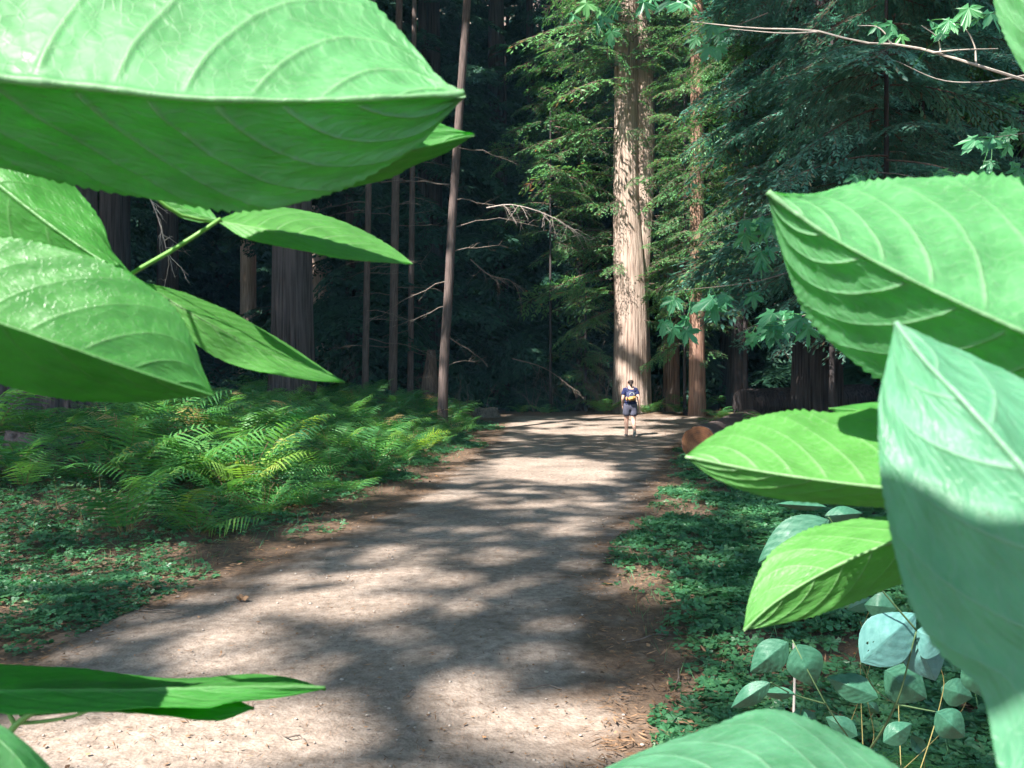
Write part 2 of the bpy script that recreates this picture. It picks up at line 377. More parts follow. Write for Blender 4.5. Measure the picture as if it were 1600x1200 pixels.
ty = np.concatenate([np.linspace(-6, 3, 30)[:-1], np.linspace(3, 20, 150)[:-1], np.linspace(20, 31.2, 70)])
tt = np.linspace(0, 1, 90)
tl = trail_l(np.clip(ty, 0, 40)) - .12 + (fbm(ty * 1.3, ty * 0, 41) - .5) * .5; trr = trail_r(np.clip(ty, 0, 40)) + .12 + (fbm(ty * 1.3, ty * 0 + 7, 43) - .5) * .5
X = tl[:, None] * (1 - tt) + trr[:, None] * tt; Y = np.repeat(ty[:, None], 90, 1)
d = np.minimum(X - tl[:, None], trr[:, None] - X); d = np.minimum(d, (31.2 - Y) * .4)
Z = H(X, Y) + .004 + .012 * (fbm(X * 3, Y * 3, 5) - .3) * sstep(.1, .6, d) + .004
V = np.stack([X, Y, Z], -1).reshape(-1, 3); nx = 90
i, j = np.meshgrid(np.arange(nx - 1), np.arange(len(ty) - 1)); a = (j * nx + i).ravel()
trail = link('path', mesh('path', V, [np.stack([a, a + 1, a + nx + 1, a + nx], 1)], smooth=True, extra={'edge': np.clip(d / .8, 0, 1).ravel() * .6}), M_trail)
trail['kind'] = 'structure'

# ------------------------------------------------------------------ leaf primitives
def quads_leaf(base, dirv, up, length, width, fold=.15):
    """pointed leaf quads: arrays of bases, directions, normals -> kite shaped quads (two triangles each)"""
    n = len(base); side = np.cross(dirv, up); side /= np.linalg.norm(side, axis=1)[:, None] + 1e-9
    nn = np.cross(side, dirv)
    L = length[:, None]; W = width[:, None]
    V = np.stack([base, base + dirv * L * .45 + side * W * .5 - nn * W * fold, base + dirv * L, base + dirv * L * .45 - side * W * .5 - nn * W * fold], 1).reshape(-1, 3)
    i = np.arange(n) * 4
    return V, np.stack([i, i + 1, i + 2, i + 3], 1)
def unit(v): return v / (np.linalg.norm(v, axis=-1, keepdims=True) + 1e-9)

def bough(seed, dead=False, spread=.42, dens=1.0, spray=.11, sw=.032):
    """a drooping conifer bough of unit-ish size (2.5 m) along +X, flat sprays to both sides"""
    g = np.random.default_rng(seed); Lb = 2.6; mb = MB()
    s = np.linspace(0, 1, 9)
    ax = np.stack([s * Lb, .18 * np.sin(s * 3 + g.uniform(0, 6)), .12 * s - .75 * s ** 2.2], 1)
    wood = MB(); tube(wood, ax, .022 * (1 - .85 * s), 4)
    B = []; D = []; U = []; Ln = []; Wd = []; Rn = []
    nt = int(46 * dens)
    for k in range(nt):
        f = .08 + .92 * (k + g.uniform(-.3, .3)) / nt; f = min(max(f, .05), .99)
        p = np.array([np.interp(f, s, ax[:, c]) for c in range(3)])
        side = 1 if k % 2 else -1
        ln = (Lb * spread * (1 - f) ** .6 * min(1, .35 + f * 2.2) + .12) * g.uniform(.55, 1.1)
        if g.random() < .08: continue
        an = R(g.uniform(38, 62)) * side
        dr = np.array([math.cos(an), math.sin(an), -.12 + g.uniform(-.2, .12)]); dr /= np.linalg.norm(dr)
        q = np.linspace(0, 1, 5)
        tw = p + dr * ln * q[:, None] + np.array([0, 0, -1.]) * (ln * .32 * q ** 2)[:, None]
        if ln > .25: tube(wood, tw[::2], np.array([.008, .005, .002]), 3)
        m = max(3, int(ln / (spray * .42)))
        ff = np.linspace(.05, 1, m); pp = np.stack([np.interp(ff, q, tw[:, c]) for c in range(3)], 1)
        for sg in (-1, 1):
            rot = sg * g.uniform(.6, 1.0, m); rot[-1] = 0
            dx = dr[0] * np.cos(rot) - dr[1] * np.sin(rot); dy = dr[0] * np.sin(rot) + dr[1] * np.cos(rot)
            dd = unit(np.stack([dx, dy, dr[2] - .35 * ff + g.normal(-.12, .16, m)], 1))
            B.append(pp); D.append(dd); U.append(unit(np.array([0, 0, 1.]) + g.normal(0, .3, (m, 3))))
            Ln.append(g.uniform(.6, 1.3, m) * spray * (1.15 - .4 * ff)); Wd.append(g.uniform(.7, 1.3, m) * sw)
            Rn.append(np.clip(g.normal(.42, .14, m) + (g.random(m) < .03) * .5, 0, 1))
    B, D, U, Ln, Wd, Rn = map(np.concatenate, (B, D, U, Ln, Wd, Rn))
    V, F = quads_leaf(B, D, U, Ln, Wd)
    return (V, F, np.repeat(Rn, 4)), wood.arrays()
BOUGHS = [bough(100 + k, spray=.17, sw=.055, dens=.85) for k in range(5)]
BOUGHS_FAR = [bough(200 + k, spray=.24, sw=.10, dens=.75) for k in range(4)]
BOUGHS_BIG = [bough(300 + k, spray=.5, sw=.26, dens=.55) for k in range(3)]

def rotm(az, pitch, roll=0):
    ca, sa = math.cos(az), math.sin(az); cp, sp = math.cos(pitch), math.sin(pitch); cr, sr = math.cos(roll), math.sin(roll)
    Rz = np.array([[ca, -sa, 0], [sa, ca, 0], [0, 0, 1]]); Ry = np.array([[cp, 0, -sp], [0, 1, 0], [sp, 0, cp]]); Rx = np.array([[1, 0, 0], [0, cr, -sr], [0, sr, cr]])
    return Rz @ Ry @ Rx

def crown_meshes(spots, bset, seed=0, filt=True, origin=(0, 0, 0)):
    """spots: (x,y,z,az,pitch,length). returns foliage arrays and branch arrays merged"""
    g = np.random.default_rng(seed); FV = []; FF = []; FR = []; n = 0; wb = MB()
    for (x, y, z, az, pt, ln) in spots:
        (V, F, r), (WV, WQ, WT, WR) = bset[g.integers(len(bset))]
        k = ln / 2.6; M = rotm(az, pt, g.normal(0, .25)); t = np.array([x, y, z])
        W = (V.reshape(-1, 4, 3) * np.array([k, k * g.uniform(.8, 1.2), k])); W = W @ M.T + t
        rr = r.reshape(-1, 4) + g.normal(0, .07)
        if filt:
            c = W.mean(1) + np.array(origin)
            above = c[:, 2] > CAMZ + .52 * np.abs(c[:, 1]) - .5
            L = lit(c[:, 0] + c[:, 2] * KX, c[:, 1] + c[:, 2] * KY)
            keep = ~(g.random(len(c)) < L * np.where(above, 1.05, .6)); W = W[keep]; rr = rr[keep]
        FV.append(W.reshape(-1, 3)); FR.append(rr.ravel())
        wv = (WV * k) @ M.T + t; wb.V.append(wv); wb.Q.append(WQ + wb.n); wb.T.append(WT + wb.n); wb.r.append(WR); wb.n += len(wv)
    V = np.concatenate(FV); q = np.arange(len(V)).reshape(-1, 4)
    return (V, q, np.concatenate(FR)), wb

def trunk_mesh(name, pts, rads, n=40, nz=60, flute=.08, flare=.35, seed=0, segpow=1):
    """bark-ridged trunk along a path, flared and fluted at the foot"""
    p = catmull(pts, nz); r = np.interp(np.linspace(0, 1, nz), np.linspace(0, 1, len(rads)), rads)
    z = p[:, 2] - p[0, 2]; r = r * (1 + flare * np.exp(-np.clip(z, 0, None) / (2.2 * rads[0] + .1)))
    a = np.linspace(0, 2 * np.pi, n, endpoint=False); A, Zz = np.meshgrid(a, z)
    cx = np.cos(A) * 2.2; cy = np.sin(A) * 2.2
    rid = fbm(cx * 3 + seed, cy * 3 + Zz * .12, seed + 1, 3) - .5 + .35 * (fbm(cx * .8 + Zz * .1, cy * .8 + seed, seed + 5, 2) - .5)
    rr = r[:, None] * (1 + flute * 2 * rid * (1 + 1.6 * np.exp(-Zz / 1.5)))
    V = np.stack([p[:, 0:1] + rr * np.cos(A), p[:, 1:2] + rr * np.sin(A), np.repeat(p[:, 2:3], n, 1)], -1).reshape(-1, 3)
    i, j = np.meshgrid(np.arange(n), np.arange(nz - 1)); i = i.ravel(); j = j.ravel()
    Q = np.stack([j * n + i, j * n + (i + 1) % n, (j + 1) * n + (i + 1) % n, (j + 1) * n + i], 1)
    V = np.concatenate([V, p[-1:]]); c = len(V) - 1; k = np.arange(n); T = np.stack([(nz - 1) * n + k, (nz - 1) * n + (k + 1) % n, np.full(n, c)], 1)
    return V, Q, T

def dead_twigs(mb, root, dirv, ln, seed, rad=.012, sub=5, droop=.15):
    g = np.random.default_rng(seed); s = np.linspace(0, 1, 8)
    d = unit(np.array(dirv, float)); pts = np.array(root) + d * ln * s[:, None] + np.cumsum(g.normal(0, ln * .022, (8, 3)), 0) - np.array([0, 0, 1]) * (droop * ln * s ** 2)[:, None]
    tube(mb, pts, rad * (1 - .8 * s), 4)
    for k in range(sub):
        f = g.uniform(.25, .95); p = np.array([np.interp(f, s, pts[:, c]) for c in range(3)])
        dd = unit(d + g.normal(0, .55, 3)); l2 = ln * g.uniform(.12, .35)
        q = p + dd * l2 * np.linspace(0, 1, 4)[:, None] + g.normal(0, l2 * .05, (4, 3))
        tube(mb, q, rad * .45 * np.array([1, .7, .5, .2]), 3)

def tree(name, label, cat, u, y, diam, height, mbark, group=None, top_dx=0, boughs=None, bset=None, seed=0, mfol=None, flute=.08, flare=.35, n=32, lean_pts=None, twigs=None, x=None, rads=None):
    bx = (u - 800) / FPX * y if x is None else x; bz = h1(bx, y) - .12
    t = thing(name, label, cat, (bx, y, bz), 0, group)
    pts = lean_pts or [(0, 0, 0), (top_dx * .3, 0, height * .33), (top_dx * .7, 0, height * .66), (top_dx, 0, height)]
    V, Q, T = trunk_mesh('trunk', pts, rads or [diam / 2, diam * .44, diam * .38, diam * .2], n, max(24, int(height * 2.2)), flute, flare, seed)
    link('trunk', mesh('trunk', V, [Q, T], smooth=True), mbark, t)
    if boughs:
        (FV, FQ, FR), wb = crown_meshes(boughs, bset, seed, True, (bx, y, bz))
        link('crown', mesh('crown', FV, [FQ], FR), mfol, t); wb.build('branches', M_bark_mid, t)
    if twigs:
        for k, (r0, d0, ln) in enumerate(twigs):
            mb = MB(); dead_twigs(mb, r0, d0, ln, seed * 50 + k, .012 + ln * .003); mb.build('dead_branch', M_twig, t)
    return t

def ring_boughs(z0, z1, n, lmin, lmax, rtrunk, seed, skip=None, pitch=(-.25, .15), taper=True, xofs=None):
    g = np.random.default_rng(seed); out = []
    for k in range(n):
        f = (k + g.random()) / n; z = z0 + (z1 - z0) * f; az = g.uniform(0, 2 * math.pi)
        if skip:
            for _ in range(20):
                if not skip(az, z): break
                az = g.uniform(0, 2 * math.pi)
            else: continue
        ln = g.uniform(lmin, lmax) * ((1.1 - f * .75) if taper else 1)
        out.append((math.cos(az) * rtrunk, math.sin(az) * rtrunk, z, az, g.uniform(*pitch), ln))
    return out

# ------------------------------------------------------------------ the pale sunlit redwood
t = tree('redwood_tree', 'pale sunlit twin-stemmed redwood trunk right behind the walking person', 'tree', 987, 33, 1.50, 30, M_bark_red, lean_pts=[(0, 0, 0), (0, 0, 4), (-.08, 0, 6.5), (-.2, 0, 9), (-.22, 0, 14), (-.22, 0, 20), (-.2, 0, 30)], rads=[.74, .72, .68, .55, .49, .48, .47, .45, .42, .36, .2], n=110, flute=.05, flare=.10, seed=3,
         boughs=[(.3, -.6, 12.6, -1.2, -.35, 1.6), (-.3, -.6, 13.4, -2.0, -.3, 1.7), (.45, -.5, 10.4, -.7, -.3, 1.8), (-.5, -.4, 8.8, -2.5, -.3, 1.6), (.4, -.5, 6.9, -.8, -.25, 1.6), (.5, -.5, 3.9, -.8, -.2, 1.4), (0, -.6, 9.6, -1.9, -.2, 1.3), (.5, -.4, 8.0, -.9, -.25, 1.7), (-.4, -.5, 6.2, -2.3, -.2, 1.5), (.5, -.5, 5.2, -1.0, -.3, 1.5), (-.2, -.6, 11.6, -1.5, -.3, 1.4)] + ring_boughs(4.2, 12.5, 40, 2.2, 4.6, .6, 5, lambda a, z: -2.55 < (a if a < math.pi else a - 2 * math.pi) < -.6, (-.3, .2), False)
         + ring_boughs(13.9, 18.5, 80, 1.4, 3.4, .55, 16, lambda a, z: False, (-.3, .1), False) + ring_boughs(13.2, 28, 80, 2.5, 4.8, .55, 6, lambda a, z: False, (-.3, .1), False), bset=BOUGHS, mfol=M_conifer)
V, Q, T = trunk_mesh('stem', [(.34, .0, 2.0), (.40, -.0, 5.5), (.54, -.05, 8.5), (.56, -.05, 14), (.54, 0, 28)], [.28, .36, .375, .37, .18], 60, 60, .05, 0, 9)
link('second_stem', mesh('second_stem', V, [Q, T], smooth=True), M_bark_red, t)

# ------------------------------------------------------------------ named trunks
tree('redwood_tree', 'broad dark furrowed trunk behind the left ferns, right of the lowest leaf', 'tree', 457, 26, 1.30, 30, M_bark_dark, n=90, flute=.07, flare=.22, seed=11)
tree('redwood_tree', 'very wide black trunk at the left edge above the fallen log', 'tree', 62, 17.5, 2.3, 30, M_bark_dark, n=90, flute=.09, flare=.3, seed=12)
def bx(u, y): return (u - 800) / FPX * y
y0 = 24.; b0 = P(690, 620, y0)
lp = [(P(u, v, y0) - Vector((bx(690, y0), y0, 0))) for u, v in [(691, 640), (694, 560), (700, 470), (706, 350), (716, 200), (730, 0), (742, -200), (750, -500)]]
lb = h1(bx(690, y0), y0) - .12
lp = [(p.x, 0, p.z - lb) for p in lp]; lp[0] = (lp[0][0], 0, 0.)
tree('slender_tree', 'slender leaning bare trunk rising out of the ferns left of the trail', 'tree', 690, y0, .29, 12, M_bark_thin, lean_pts=lp, n=16, flare=.25, flute=.05, seed=13,
     twigs=[((.28, 0, 6.2), (.9, -.1, .08), 2.6), ((.24, 0, 5.4), (.95, .1, .22), 1.7), ((.22, 0, 4.6), (-.9, .1, -.3), 2.2), ((.15, 0, 3.8), (-.9, .2, -.25), 1.8),
            ((.3, 0, 7.4), (-.9, 0, .2), 2.4), ((.35, 0, 8.6), (.9, 0, -.1), 2.0), ((.1, 0, 3.0), (.9, 0, -.5), 1.5), ((.1, 0, 2.0), (.9, .1, .35), 1.2), ((.3, 0, 7.0), (.9, 0, .0), 2.2)])
for k, (u, y, dm, lab) in enumerate([(570, 28, .24, 'thin straight dark trunk just right of the broad furrowed one'),
                                     (613, 29, .32, 'middle one of three thin straight trunks left of the leaning one'),
                                     (641, 31, .24, 'thin straight trunk nearest the left side of the leaning one')]):
    tw = [((0, 0, random.uniform(2, 9)), (random.choice((-1, 1)), random.uniform(-.4, .2), random.uniform(-.3, .3)), random.uniform(1, 2.4)) for _ in range(9)]
    tree('slender_tree', lab, 'tree', u, y, dm, 22, M_bark_thin, top_dx=random.uniform(-.3, .5), n=14, flare=.2, flute=.05, seed=20 + k, twigs=tw)
tree('redwood_tree', 'reddish trunk with a sunlit upper part immediately right of the pale redwood', 'tree', 1049, 35, .70, 28, M_bark_rust, n=50, seed=31, flare=.15, boughs=ring_boughs(5.8, 20, 56, 1.2, 2.4, .25, 131, None, (-.35, .1), False), bset=BOUGHS, mfol=M_conifer)
tree('redwood_tree', 'brown trunk right of the reddish one, above the far end of the cut log', 'tree', 1089, 31, .60, 26, M_bark_rust, n=50, seed=32, flare=.15, boughs=ring_boughs(4.2, 19, 120, 1.2, 2.5, .2, 132, None, (-.35, .1), False), bset=BOUGHS, mfol=M_conifer)
tree('redwood_tree', 'thick black trunk standing in deep shade to the right of the cut log', 'tree', 1277, 21, 1.25, 26, M_bark_shade, n=70, seed=33, flare=.2,
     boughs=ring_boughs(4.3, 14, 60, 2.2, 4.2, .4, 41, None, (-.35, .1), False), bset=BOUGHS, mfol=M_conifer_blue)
# understory conifers with boughs low down
def under(u, y, hgt, z0, seed, lab, mfol, nb=60, l=(1.6, 3.2), dm=.3, bs=BOUGHS):
    return tree('young_conifer', lab, 'tree', u, y, dm, hgt, M_bark_shade, seed=seed, n=14, flare=.2, flute=.05,
                boughs=ring_boughs(z0, hgt * .97, nb, l[0], l[1], .1, seed, None, (-.35, .15), False), bset=bs, mfol=mfol)
under(1165, 25, 14, 4.6, 51, 'young conifer with partly sunlit drooping boughs right of the pale redwood', M_conifer, 80, (1.4, 2.7), .16)
under(1300, 17.5, 11, 3.2, 52, 'conifer with blue-green boughs hanging above the serrated right leaf', M_conifer_blue, 80, (1.3, 2.5), .13)
under(1440, 18, 12, 2.2, 53, 'dark conifer at the upper right behind the bare pale twig', M_conifer_blue, 90, (1.6, 3.2), .16)
under(1600, 20, 13, 1.5, 54, 'dark conifer at the right edge behind the big leaves', M_conifer, 60, (1.8, 3.4))
under(1035, 37, 18, 3.0, 55, 'conifer with bright sunlit boughs behind the right side of the pale redwood', M_conifer, 90, (1.6, 3.0), .4)
under(905, 35.5, 18, 6.5, 56, 'conifer with yellow-green boughs at the left of the pale redwood', M_conifer, 54, (1.8, 3.6), .3)
under(860, 33.5, 13, 7.2, 58, 'tall conifer whose sunlit boughs hang over the far trail bend', M_conifer, 34, (1.6, 3.4), .12)
under(915, 34.6, 5.5, .5, 57, 'small bushy conifer at the left foot of the pale redwood', M_conifer, 44, (.9, 1.7), .12)

under(1070, 31.6, 14, 2.4, 59, 'conifer with bright green sunlit sprays close to the right side of the pale redwood', M_conifer, 70, (1.1, 2.0), .14)
under(1385, 13.5, 9.5, 3.0, 50, 'nearest conifer, blue-green sprays hanging above the big upper right leaf', M_conifer_blue, 70, (1.2, 2.3), .10)
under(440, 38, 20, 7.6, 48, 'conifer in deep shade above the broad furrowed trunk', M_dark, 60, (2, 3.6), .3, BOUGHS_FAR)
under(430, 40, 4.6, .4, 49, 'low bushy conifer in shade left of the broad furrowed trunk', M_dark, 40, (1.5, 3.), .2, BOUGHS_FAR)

# background conifers: two prototypes, copied
def far_tree(name, z0, hgt, seed, dm):
    t = thing(name, 'tall dark conifer standing in the shaded forest behind the trail', 'tree', (0, 0, 0), 0, 'dark conifers filling the forest behind')
    V, Q, T = trunk_mesh('trunk', [(0, 0, 0), (.1, .1, hgt * .5), (0, 0, hgt)], [dm / 2, dm * .35, dm * .1], 18, 34, .06, .3, seed)
    link('trunk', mesh('trunk', V, [Q, T], smooth=True), M_bark_shade, t)
    (FV, FQ, FR), wb = crown_meshes(ring_boughs(z0, hgt, int((hgt - z0) * 5.5), 2.6, 5.2, .15, seed, None, (-.4, .1), True), BOUGHS_FAR, seed, False)
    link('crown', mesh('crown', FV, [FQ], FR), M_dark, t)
    return t
protos = [far_tree('conifer', 1.5, 26, 71, .7), far_tree('conifer', 2.5, 30, 72, .9), far_tree('conifer', .8, 20, 73, .45)]
spots = []
for k in range(400):
    y = random.uniform(38, 66); u = random.uniform(-60, 1660); x = bx(u, y)
    if all((x - a) ** 2 + (y - b) ** 2 > 4.0 ** 2 for a, b in spots): spots.append((x, y))
    if len(spots) >= 52: break
for x, y in [(-13, 33), (-9, 36), (-5, 38), (-2.2, 39), (.8, 38.5), (10, 37), (14, 34), (19, 30), (16, 27), (-17, 27), (-6.8, 34.5), (-3.4, 35.5), (-.3, 36.5), (2.3, 37.5), (-10.5, 31), (7.5, 38.5)]: spots.append((x, y))
gap = [(388, 44), (500, 46), (350, 50)]
n = 0
for x, y in spots:
    u = 800 + x / y * FPX
    if y < 48 and any(abs(u - a) < 45 for a, b in gap): continue
    p = protos[n % 3]; o = p if n < 3 else copy_tree(p); n += 1
    o.location = (x, y, h1(x, y) - .2); o.rotation_euler.z = random.uniform(0, 6.28); s = random.uniform(.85, 1.2); o.scale = (s, s, s)
# sunlit far trunks seen through the gap
tree('redwood_tree', 'small sunlit trunk far off in the gap under the middle leaf', 'tree', 388, 43, .9, 24, M_bark_red, n=30, seed=35)
tree('redwood_tree', 'distant trunk catching sun right behind the broad furrowed trunk', 'tree', 500, 45, 1.5, 24, M_bark_red, n=30, seed=36)

# bare trunks of the same forest between the crowns
for k, (u, y, dm, lab) in enumerate([(775, 37, 1.0, 'dark trunk in deep shade halfway between the leaning tree and the pale redwood'), (858, 40, .8, 'dim trunk in shade behind the trail bend'),
                                     (262, 30, .8, 'shaded trunk seen under the big left leaf, left of the stem'), (1150, 33, .7, 'dim brown trunk behind the conifer right of the pale redwood'),
                                     (180, 24, .9, 'shaded trunk at the left just beyond the lowest broad leaf'), (660, 35, .5, 'dark trunk directly behind the leaning slender tree'), (1390, 26, 1.0, 'black trunk behind the upper right leaf')]):
    tree('redwood_tree', lab, 'tree', u, y, dm, 26, M_bark_shade, n=30, seed=60 + k, flare=.2)

# hillside forest (reads as one mass)
g = np.random.default_rng(5); n = 26000
ang = g.uniform(R(-62), R(62), n); rad = 50 + 62 * g.random(n) ** .8
x = np.sin(ang) * rad; y = 8 + np.cos(ang) * rad; hz = g.random(n) ** 1.4 * 13
B = np.stack([x, y, H(x, y) + hz], 1); D = unit(g.normal(0, 1, (n, 3)) * [1, 1, .4] + [0, 0, -.35])
V, F = quads_leaf(B, D, unit(g.normal(0, .5, (n, 3)) + [0, 0, 1]), g.uniform(1.2, 3.0, n), g.uniform(.8, 1.8, n))
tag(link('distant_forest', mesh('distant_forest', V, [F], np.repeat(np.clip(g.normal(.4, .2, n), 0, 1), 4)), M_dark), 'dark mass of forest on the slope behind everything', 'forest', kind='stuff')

# unseen canopy overhead, its gaps cut to place the sun patches
def sunny(g, gx, gy, D, ln):
    ox = (D[:, 0] + D[:, 2] * KX) * ln * .4; oy = (D[:, 1] + D[:, 2] * KY) * ln * .4
    L = np.maximum(np.maximum(lit(gx, gy), lit(gx + ox, gy + oy)), lit(gx - ox, gy - oy))
    return g.random(len(gx)) > L * 1.02
def canopy(n, seed):
    g = np.random.default_rng(seed)
    gx = g.uniform(-34, 46, n); gy = g.uniform(-3, 74, n); h = 21 + g.random(n) * 9
    yy = gy - h * KY; h = np.maximum(h, 5 + .6 * yy + g.random(n) * 5) 
    side = ~((gy < 32) & ((gx > 25) | (gx < -22))); gx, gy, h = gx[side], gy[side], h[side]; n = len(gx); near = (gy < 26) & (gx > -9) & (gx < 12); ln = np.where(near, g.uniform(.3, .6, n), g.uniform(.6, 1.2, n)); m = n
    B = np.stack([gx - h * KX, gy - h * KY, h], 1)
    D = unit(g.normal(0, 1, (m, 3)) * [1, 1, .35] + [0, 0, -.2]); U = unit(np.array(SUN) + g.normal(0, .5, (m, 3)))
    k = sunny(g, gx, gy, D, ln); gx, gy, h, B, D, U, ln = gx[k], gy[k], h[k], B[k], D[k], U[k], ln[k]; m = len(gx); wd = ln * g.uniform(.5, .8, m)
    B -= D * ln[:, None] * .5
    V, F = quads_leaf(B, D, U, ln, wd, .08)
    return V, F, np.repeat(np.clip(g.normal(.4, .2, m), 0, 1), 4)
V1, F1, r1 = canopy(85000, 8)
# denser fine layer above the near trail
g = np.random.default_rng(9); n = 40000
gx = g.uniform(-9, 12, n); gy = g.uniform(-1, 26, n); h = g.uniform(20, 27, n); D = unit(g.normal(0, 1, (n, 3)) * [1, 1, .35]); ln = g.uniform(.2, .45, n)
keep = sunny(g, gx, gy, D, ln); gx, gy, h, D, ln = gx[keep], gy[keep], h[keep], D[keep], ln[keep]; m = len(gx); B = np.stack([gx - h * KX, gy - h * KY, h], 1) - D * ln[:, None] * .5
V2, F2 = quads_leaf(B, D, unit(np.array(SUN) + g.normal(0, .5, (m, 3))), ln, ln * .55, .08)
V = np.concatenate([V1, V2]); F = np.concatenate([F1, F2 + len(V1)]); r = np.concatenate([r1, np.full(len(V2), .4)])
tag(link('forest_canopy', mesh('forest_canopy', V, [F], r), M_conifer), 'unseen high leafy canopy, its gaps shaped to cast the dappled shade', 'canopy', kind='stuff')

# ------------------------------------------------------------------ ferns
def frond(mb, wood, root, az, L, arch, g, droop=1., wmax=.30, tip=None):
    n = 17; s = np.linspace(0, 1, n)
    el = R(arch) - s * R(arch + 15 * droop) * .85
    dr = np.stack([np.cos(el) * math.cos(az), np.cos(el) * math.sin(az), np.sin(el)], 1)
    p = np.array(root) + np.cumsum(dr, 0) * L / n
    tube(wood, p[::5], .006 * np.linspace(1, .25, len(p[::5])), 3)
    side = np.array([-math.sin(az), math.cos(az), 0]); roll = g.normal(0, .25)
    rn = float(np.clip(g.normal(.42, .17), 0, 1)); m = 9; q = np.linspace(0, 1, m)
    saw = np.where(np.arange(m) % 2, 1.0, .55)
    for k in range(2, n):
        f = (k - 2) / (n - 2); wl = L * wmax * (math.sin(math.pi * min(1, .24 + f * .76)) ** .75 + .03) * g.uniform(.85, 1.1)
        nrm = np.cross(dr[k], side); base = p[k]
        for sg in (-1, 1):
            d = unit(side * sg + dr[k] * .5 + nrm * (roll * sg - .12) + g.normal(0, .07, 3))
            c = base + d * wl * q[:, None] - np.array([0, 0, .16]) * (wl * q ** 2)[:, None]
            wv = (L / n * .36 * (1 - .8 * q ** 1.4) * saw * min(1, .45 + 1.1 * (1 - f)))[:, None] * unit(np.cross(nrm, d) + nrm * g.normal(0, .2))
            V = np.concatenate([c + wv, c - wv]); i = np.arange(m - 1)
            mb.add(V, np.stack([i, i + 1, i + 1 + m, i + m], 1), min(1, max(0, rn + g.normal(0, .05))))
def fern(name, seed, nf, L, arch, label, group=None, dead=0, mfer=M_fern):
    g = np.random.default_rng(seed); t = thing(name, label, 'fern', (0, 0, 0), 0, group); lf = MB(); wd = MB()
    for k in range(nf):
        az = 2 * math.pi * (k + g.uniform(-.3, .3)) / nf
        frond(lf, wd, (math.cos(az) * .04, math.sin(az) * .04, -.03), az, L * g.uniform(.7, 1.1), g.uniform(*arch), g, g.uniform(.3, 1.2))
    if dead:
        dd = MB()
        for k in range(dead):
            a = g.uniform(0, 6.28); q = np.linspace(0, 1, 5); rr = g.uniform(.1, .4)
            tube(dd, np.stack([np.cos(a) * rr * q, np.sin(a) * rr * q, g.uniform(.2, .55) * q], 1) + g.normal(0, .01, (5, 3)), .004, 3)
        dd.build('dry_stalks', M_litter, t)
    lf.build('fronds', mfer, t); wd.build('stalks', M_stemf, t)
    return t
GF = 'green ferns covering the bank left of the trail'; LF = 'green fern with feathery fronds growing in the dense left bank'
fp = [fern('fern', 1, 8, 1.05, (55, 82), LF, GF, 10), fern('fern', 2, 6, 1.2, (66, 88), LF, GF, 8), fern('fern', 3, 9, .95, (40, 72), LF, GF, 6), fern('fern', 4, 6, 1.35, (60, 85), LF, GF, 8)]
used = set()
M_fern_sun = foliage_mat('sunlit_fern', [(0, (.09, .22, .05)), (.5, (.20, .36, .07)), (1, (.42, .46, .13))], .5, .45, .4)  # lit copy of the fern green: sunlight put into the colour
sunf = fern('fern', 5, 10, 1.0, (55, 84), 'brightest yellow-green fern in full sun, left of the dry litter patch', None, 14, M_fern_sun); sunf.location = (bx(385, 10.6), 10.6, h1(bx(385, 10.6), 10.6))
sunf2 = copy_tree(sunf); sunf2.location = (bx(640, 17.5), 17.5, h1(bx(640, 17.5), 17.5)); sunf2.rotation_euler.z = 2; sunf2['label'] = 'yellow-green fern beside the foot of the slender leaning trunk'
def place_fern(k, x, y, s, label=None, group=GF, rz=None):
    if k not in used: o = fp[k]; used.add(k)
    else: o = copy_tree(fp[k])
    o.location = (x, y, h1(x, y)); o.rotation_euler = (random.uniform(-.12, .12), random.uniform(-.12, .12), random.uniform(0, 6.28) if rz is None else rz); o.scale = (s, s, s * random.uniform(.9, 1.1))
    if label: o['label'] = label
    if group: o['group'] = group
    elif 'group' in o: del o['group']
    return o
cnt = 0; fs = []
for k in range(6000):
    y = 7.7 + 23 * random.random() ** .9; dl = random.uniform(.9, 9.5)
    x = float(trail_l(y)) - dl
    if 800 + x / y * FPX < -90 or (x / y * FPX < -640 and random.random() < .6): continue
    if y > 26 and dl < 1.5: continue
    if math.hypot(x + 9.6, y - 17.5) < 2: continue
    if y < 12 and dl > 4.6 and random.random() < .6: continue
    md = (.40 if y < 12 else .47) + .012 * y
    if any((x - a) ** 2 + (y - b) ** 2 < md * md for a, b in fs): continue
    if y < 10.5 and dl < 1.25: continue
    fs.append((x, y)); s = random.uniform(.75, 1.15) * (0.62 if dl < 1.3 else (1.0 if y > 11 else .85)); place_fern(random.randrange(4), x, y, s); cnt += 1
    if cnt >= 175: break
for (u, y, s, k, lab) in [(405, 15.0, 1.15, 1, 'tall fern with an upright pale frond behind the sunny fern'),
                          (480, 10.3, .62, 2, 'low fern overhanging the dry litter patch beside the trail'), (300, 10.6, .95, 3, 'shaded fern with brown dry stalks left of the sunny fern'),
                          (150, 9.7, .8, 0, 'arching fern over the end of the fallen log at the left')]:
    place_fern(k, bx(u, y), y, s, lab, None)
GR = 'shaded ferns and low plants behind the cut log'
for (u, y, s, k) in [(1130, 24, 1.0, 1), (1090, 27, 1.0, 3), (1060, 29, .9, 0), (1160, 22, .9, 2), (1190, 25, 1.1, 1), (1215, 20, 1.0, 3), (1330, 17, .9, 0), (1120, 30, 1.0, 2)]:
    x = bx(u, y)
    if x < trail_r(y) and y > 22: y = 31.8; x = bx(u, y)
    place_fern(k, x, y, s, 'dark green fern in the shade behind the cut log', GR)
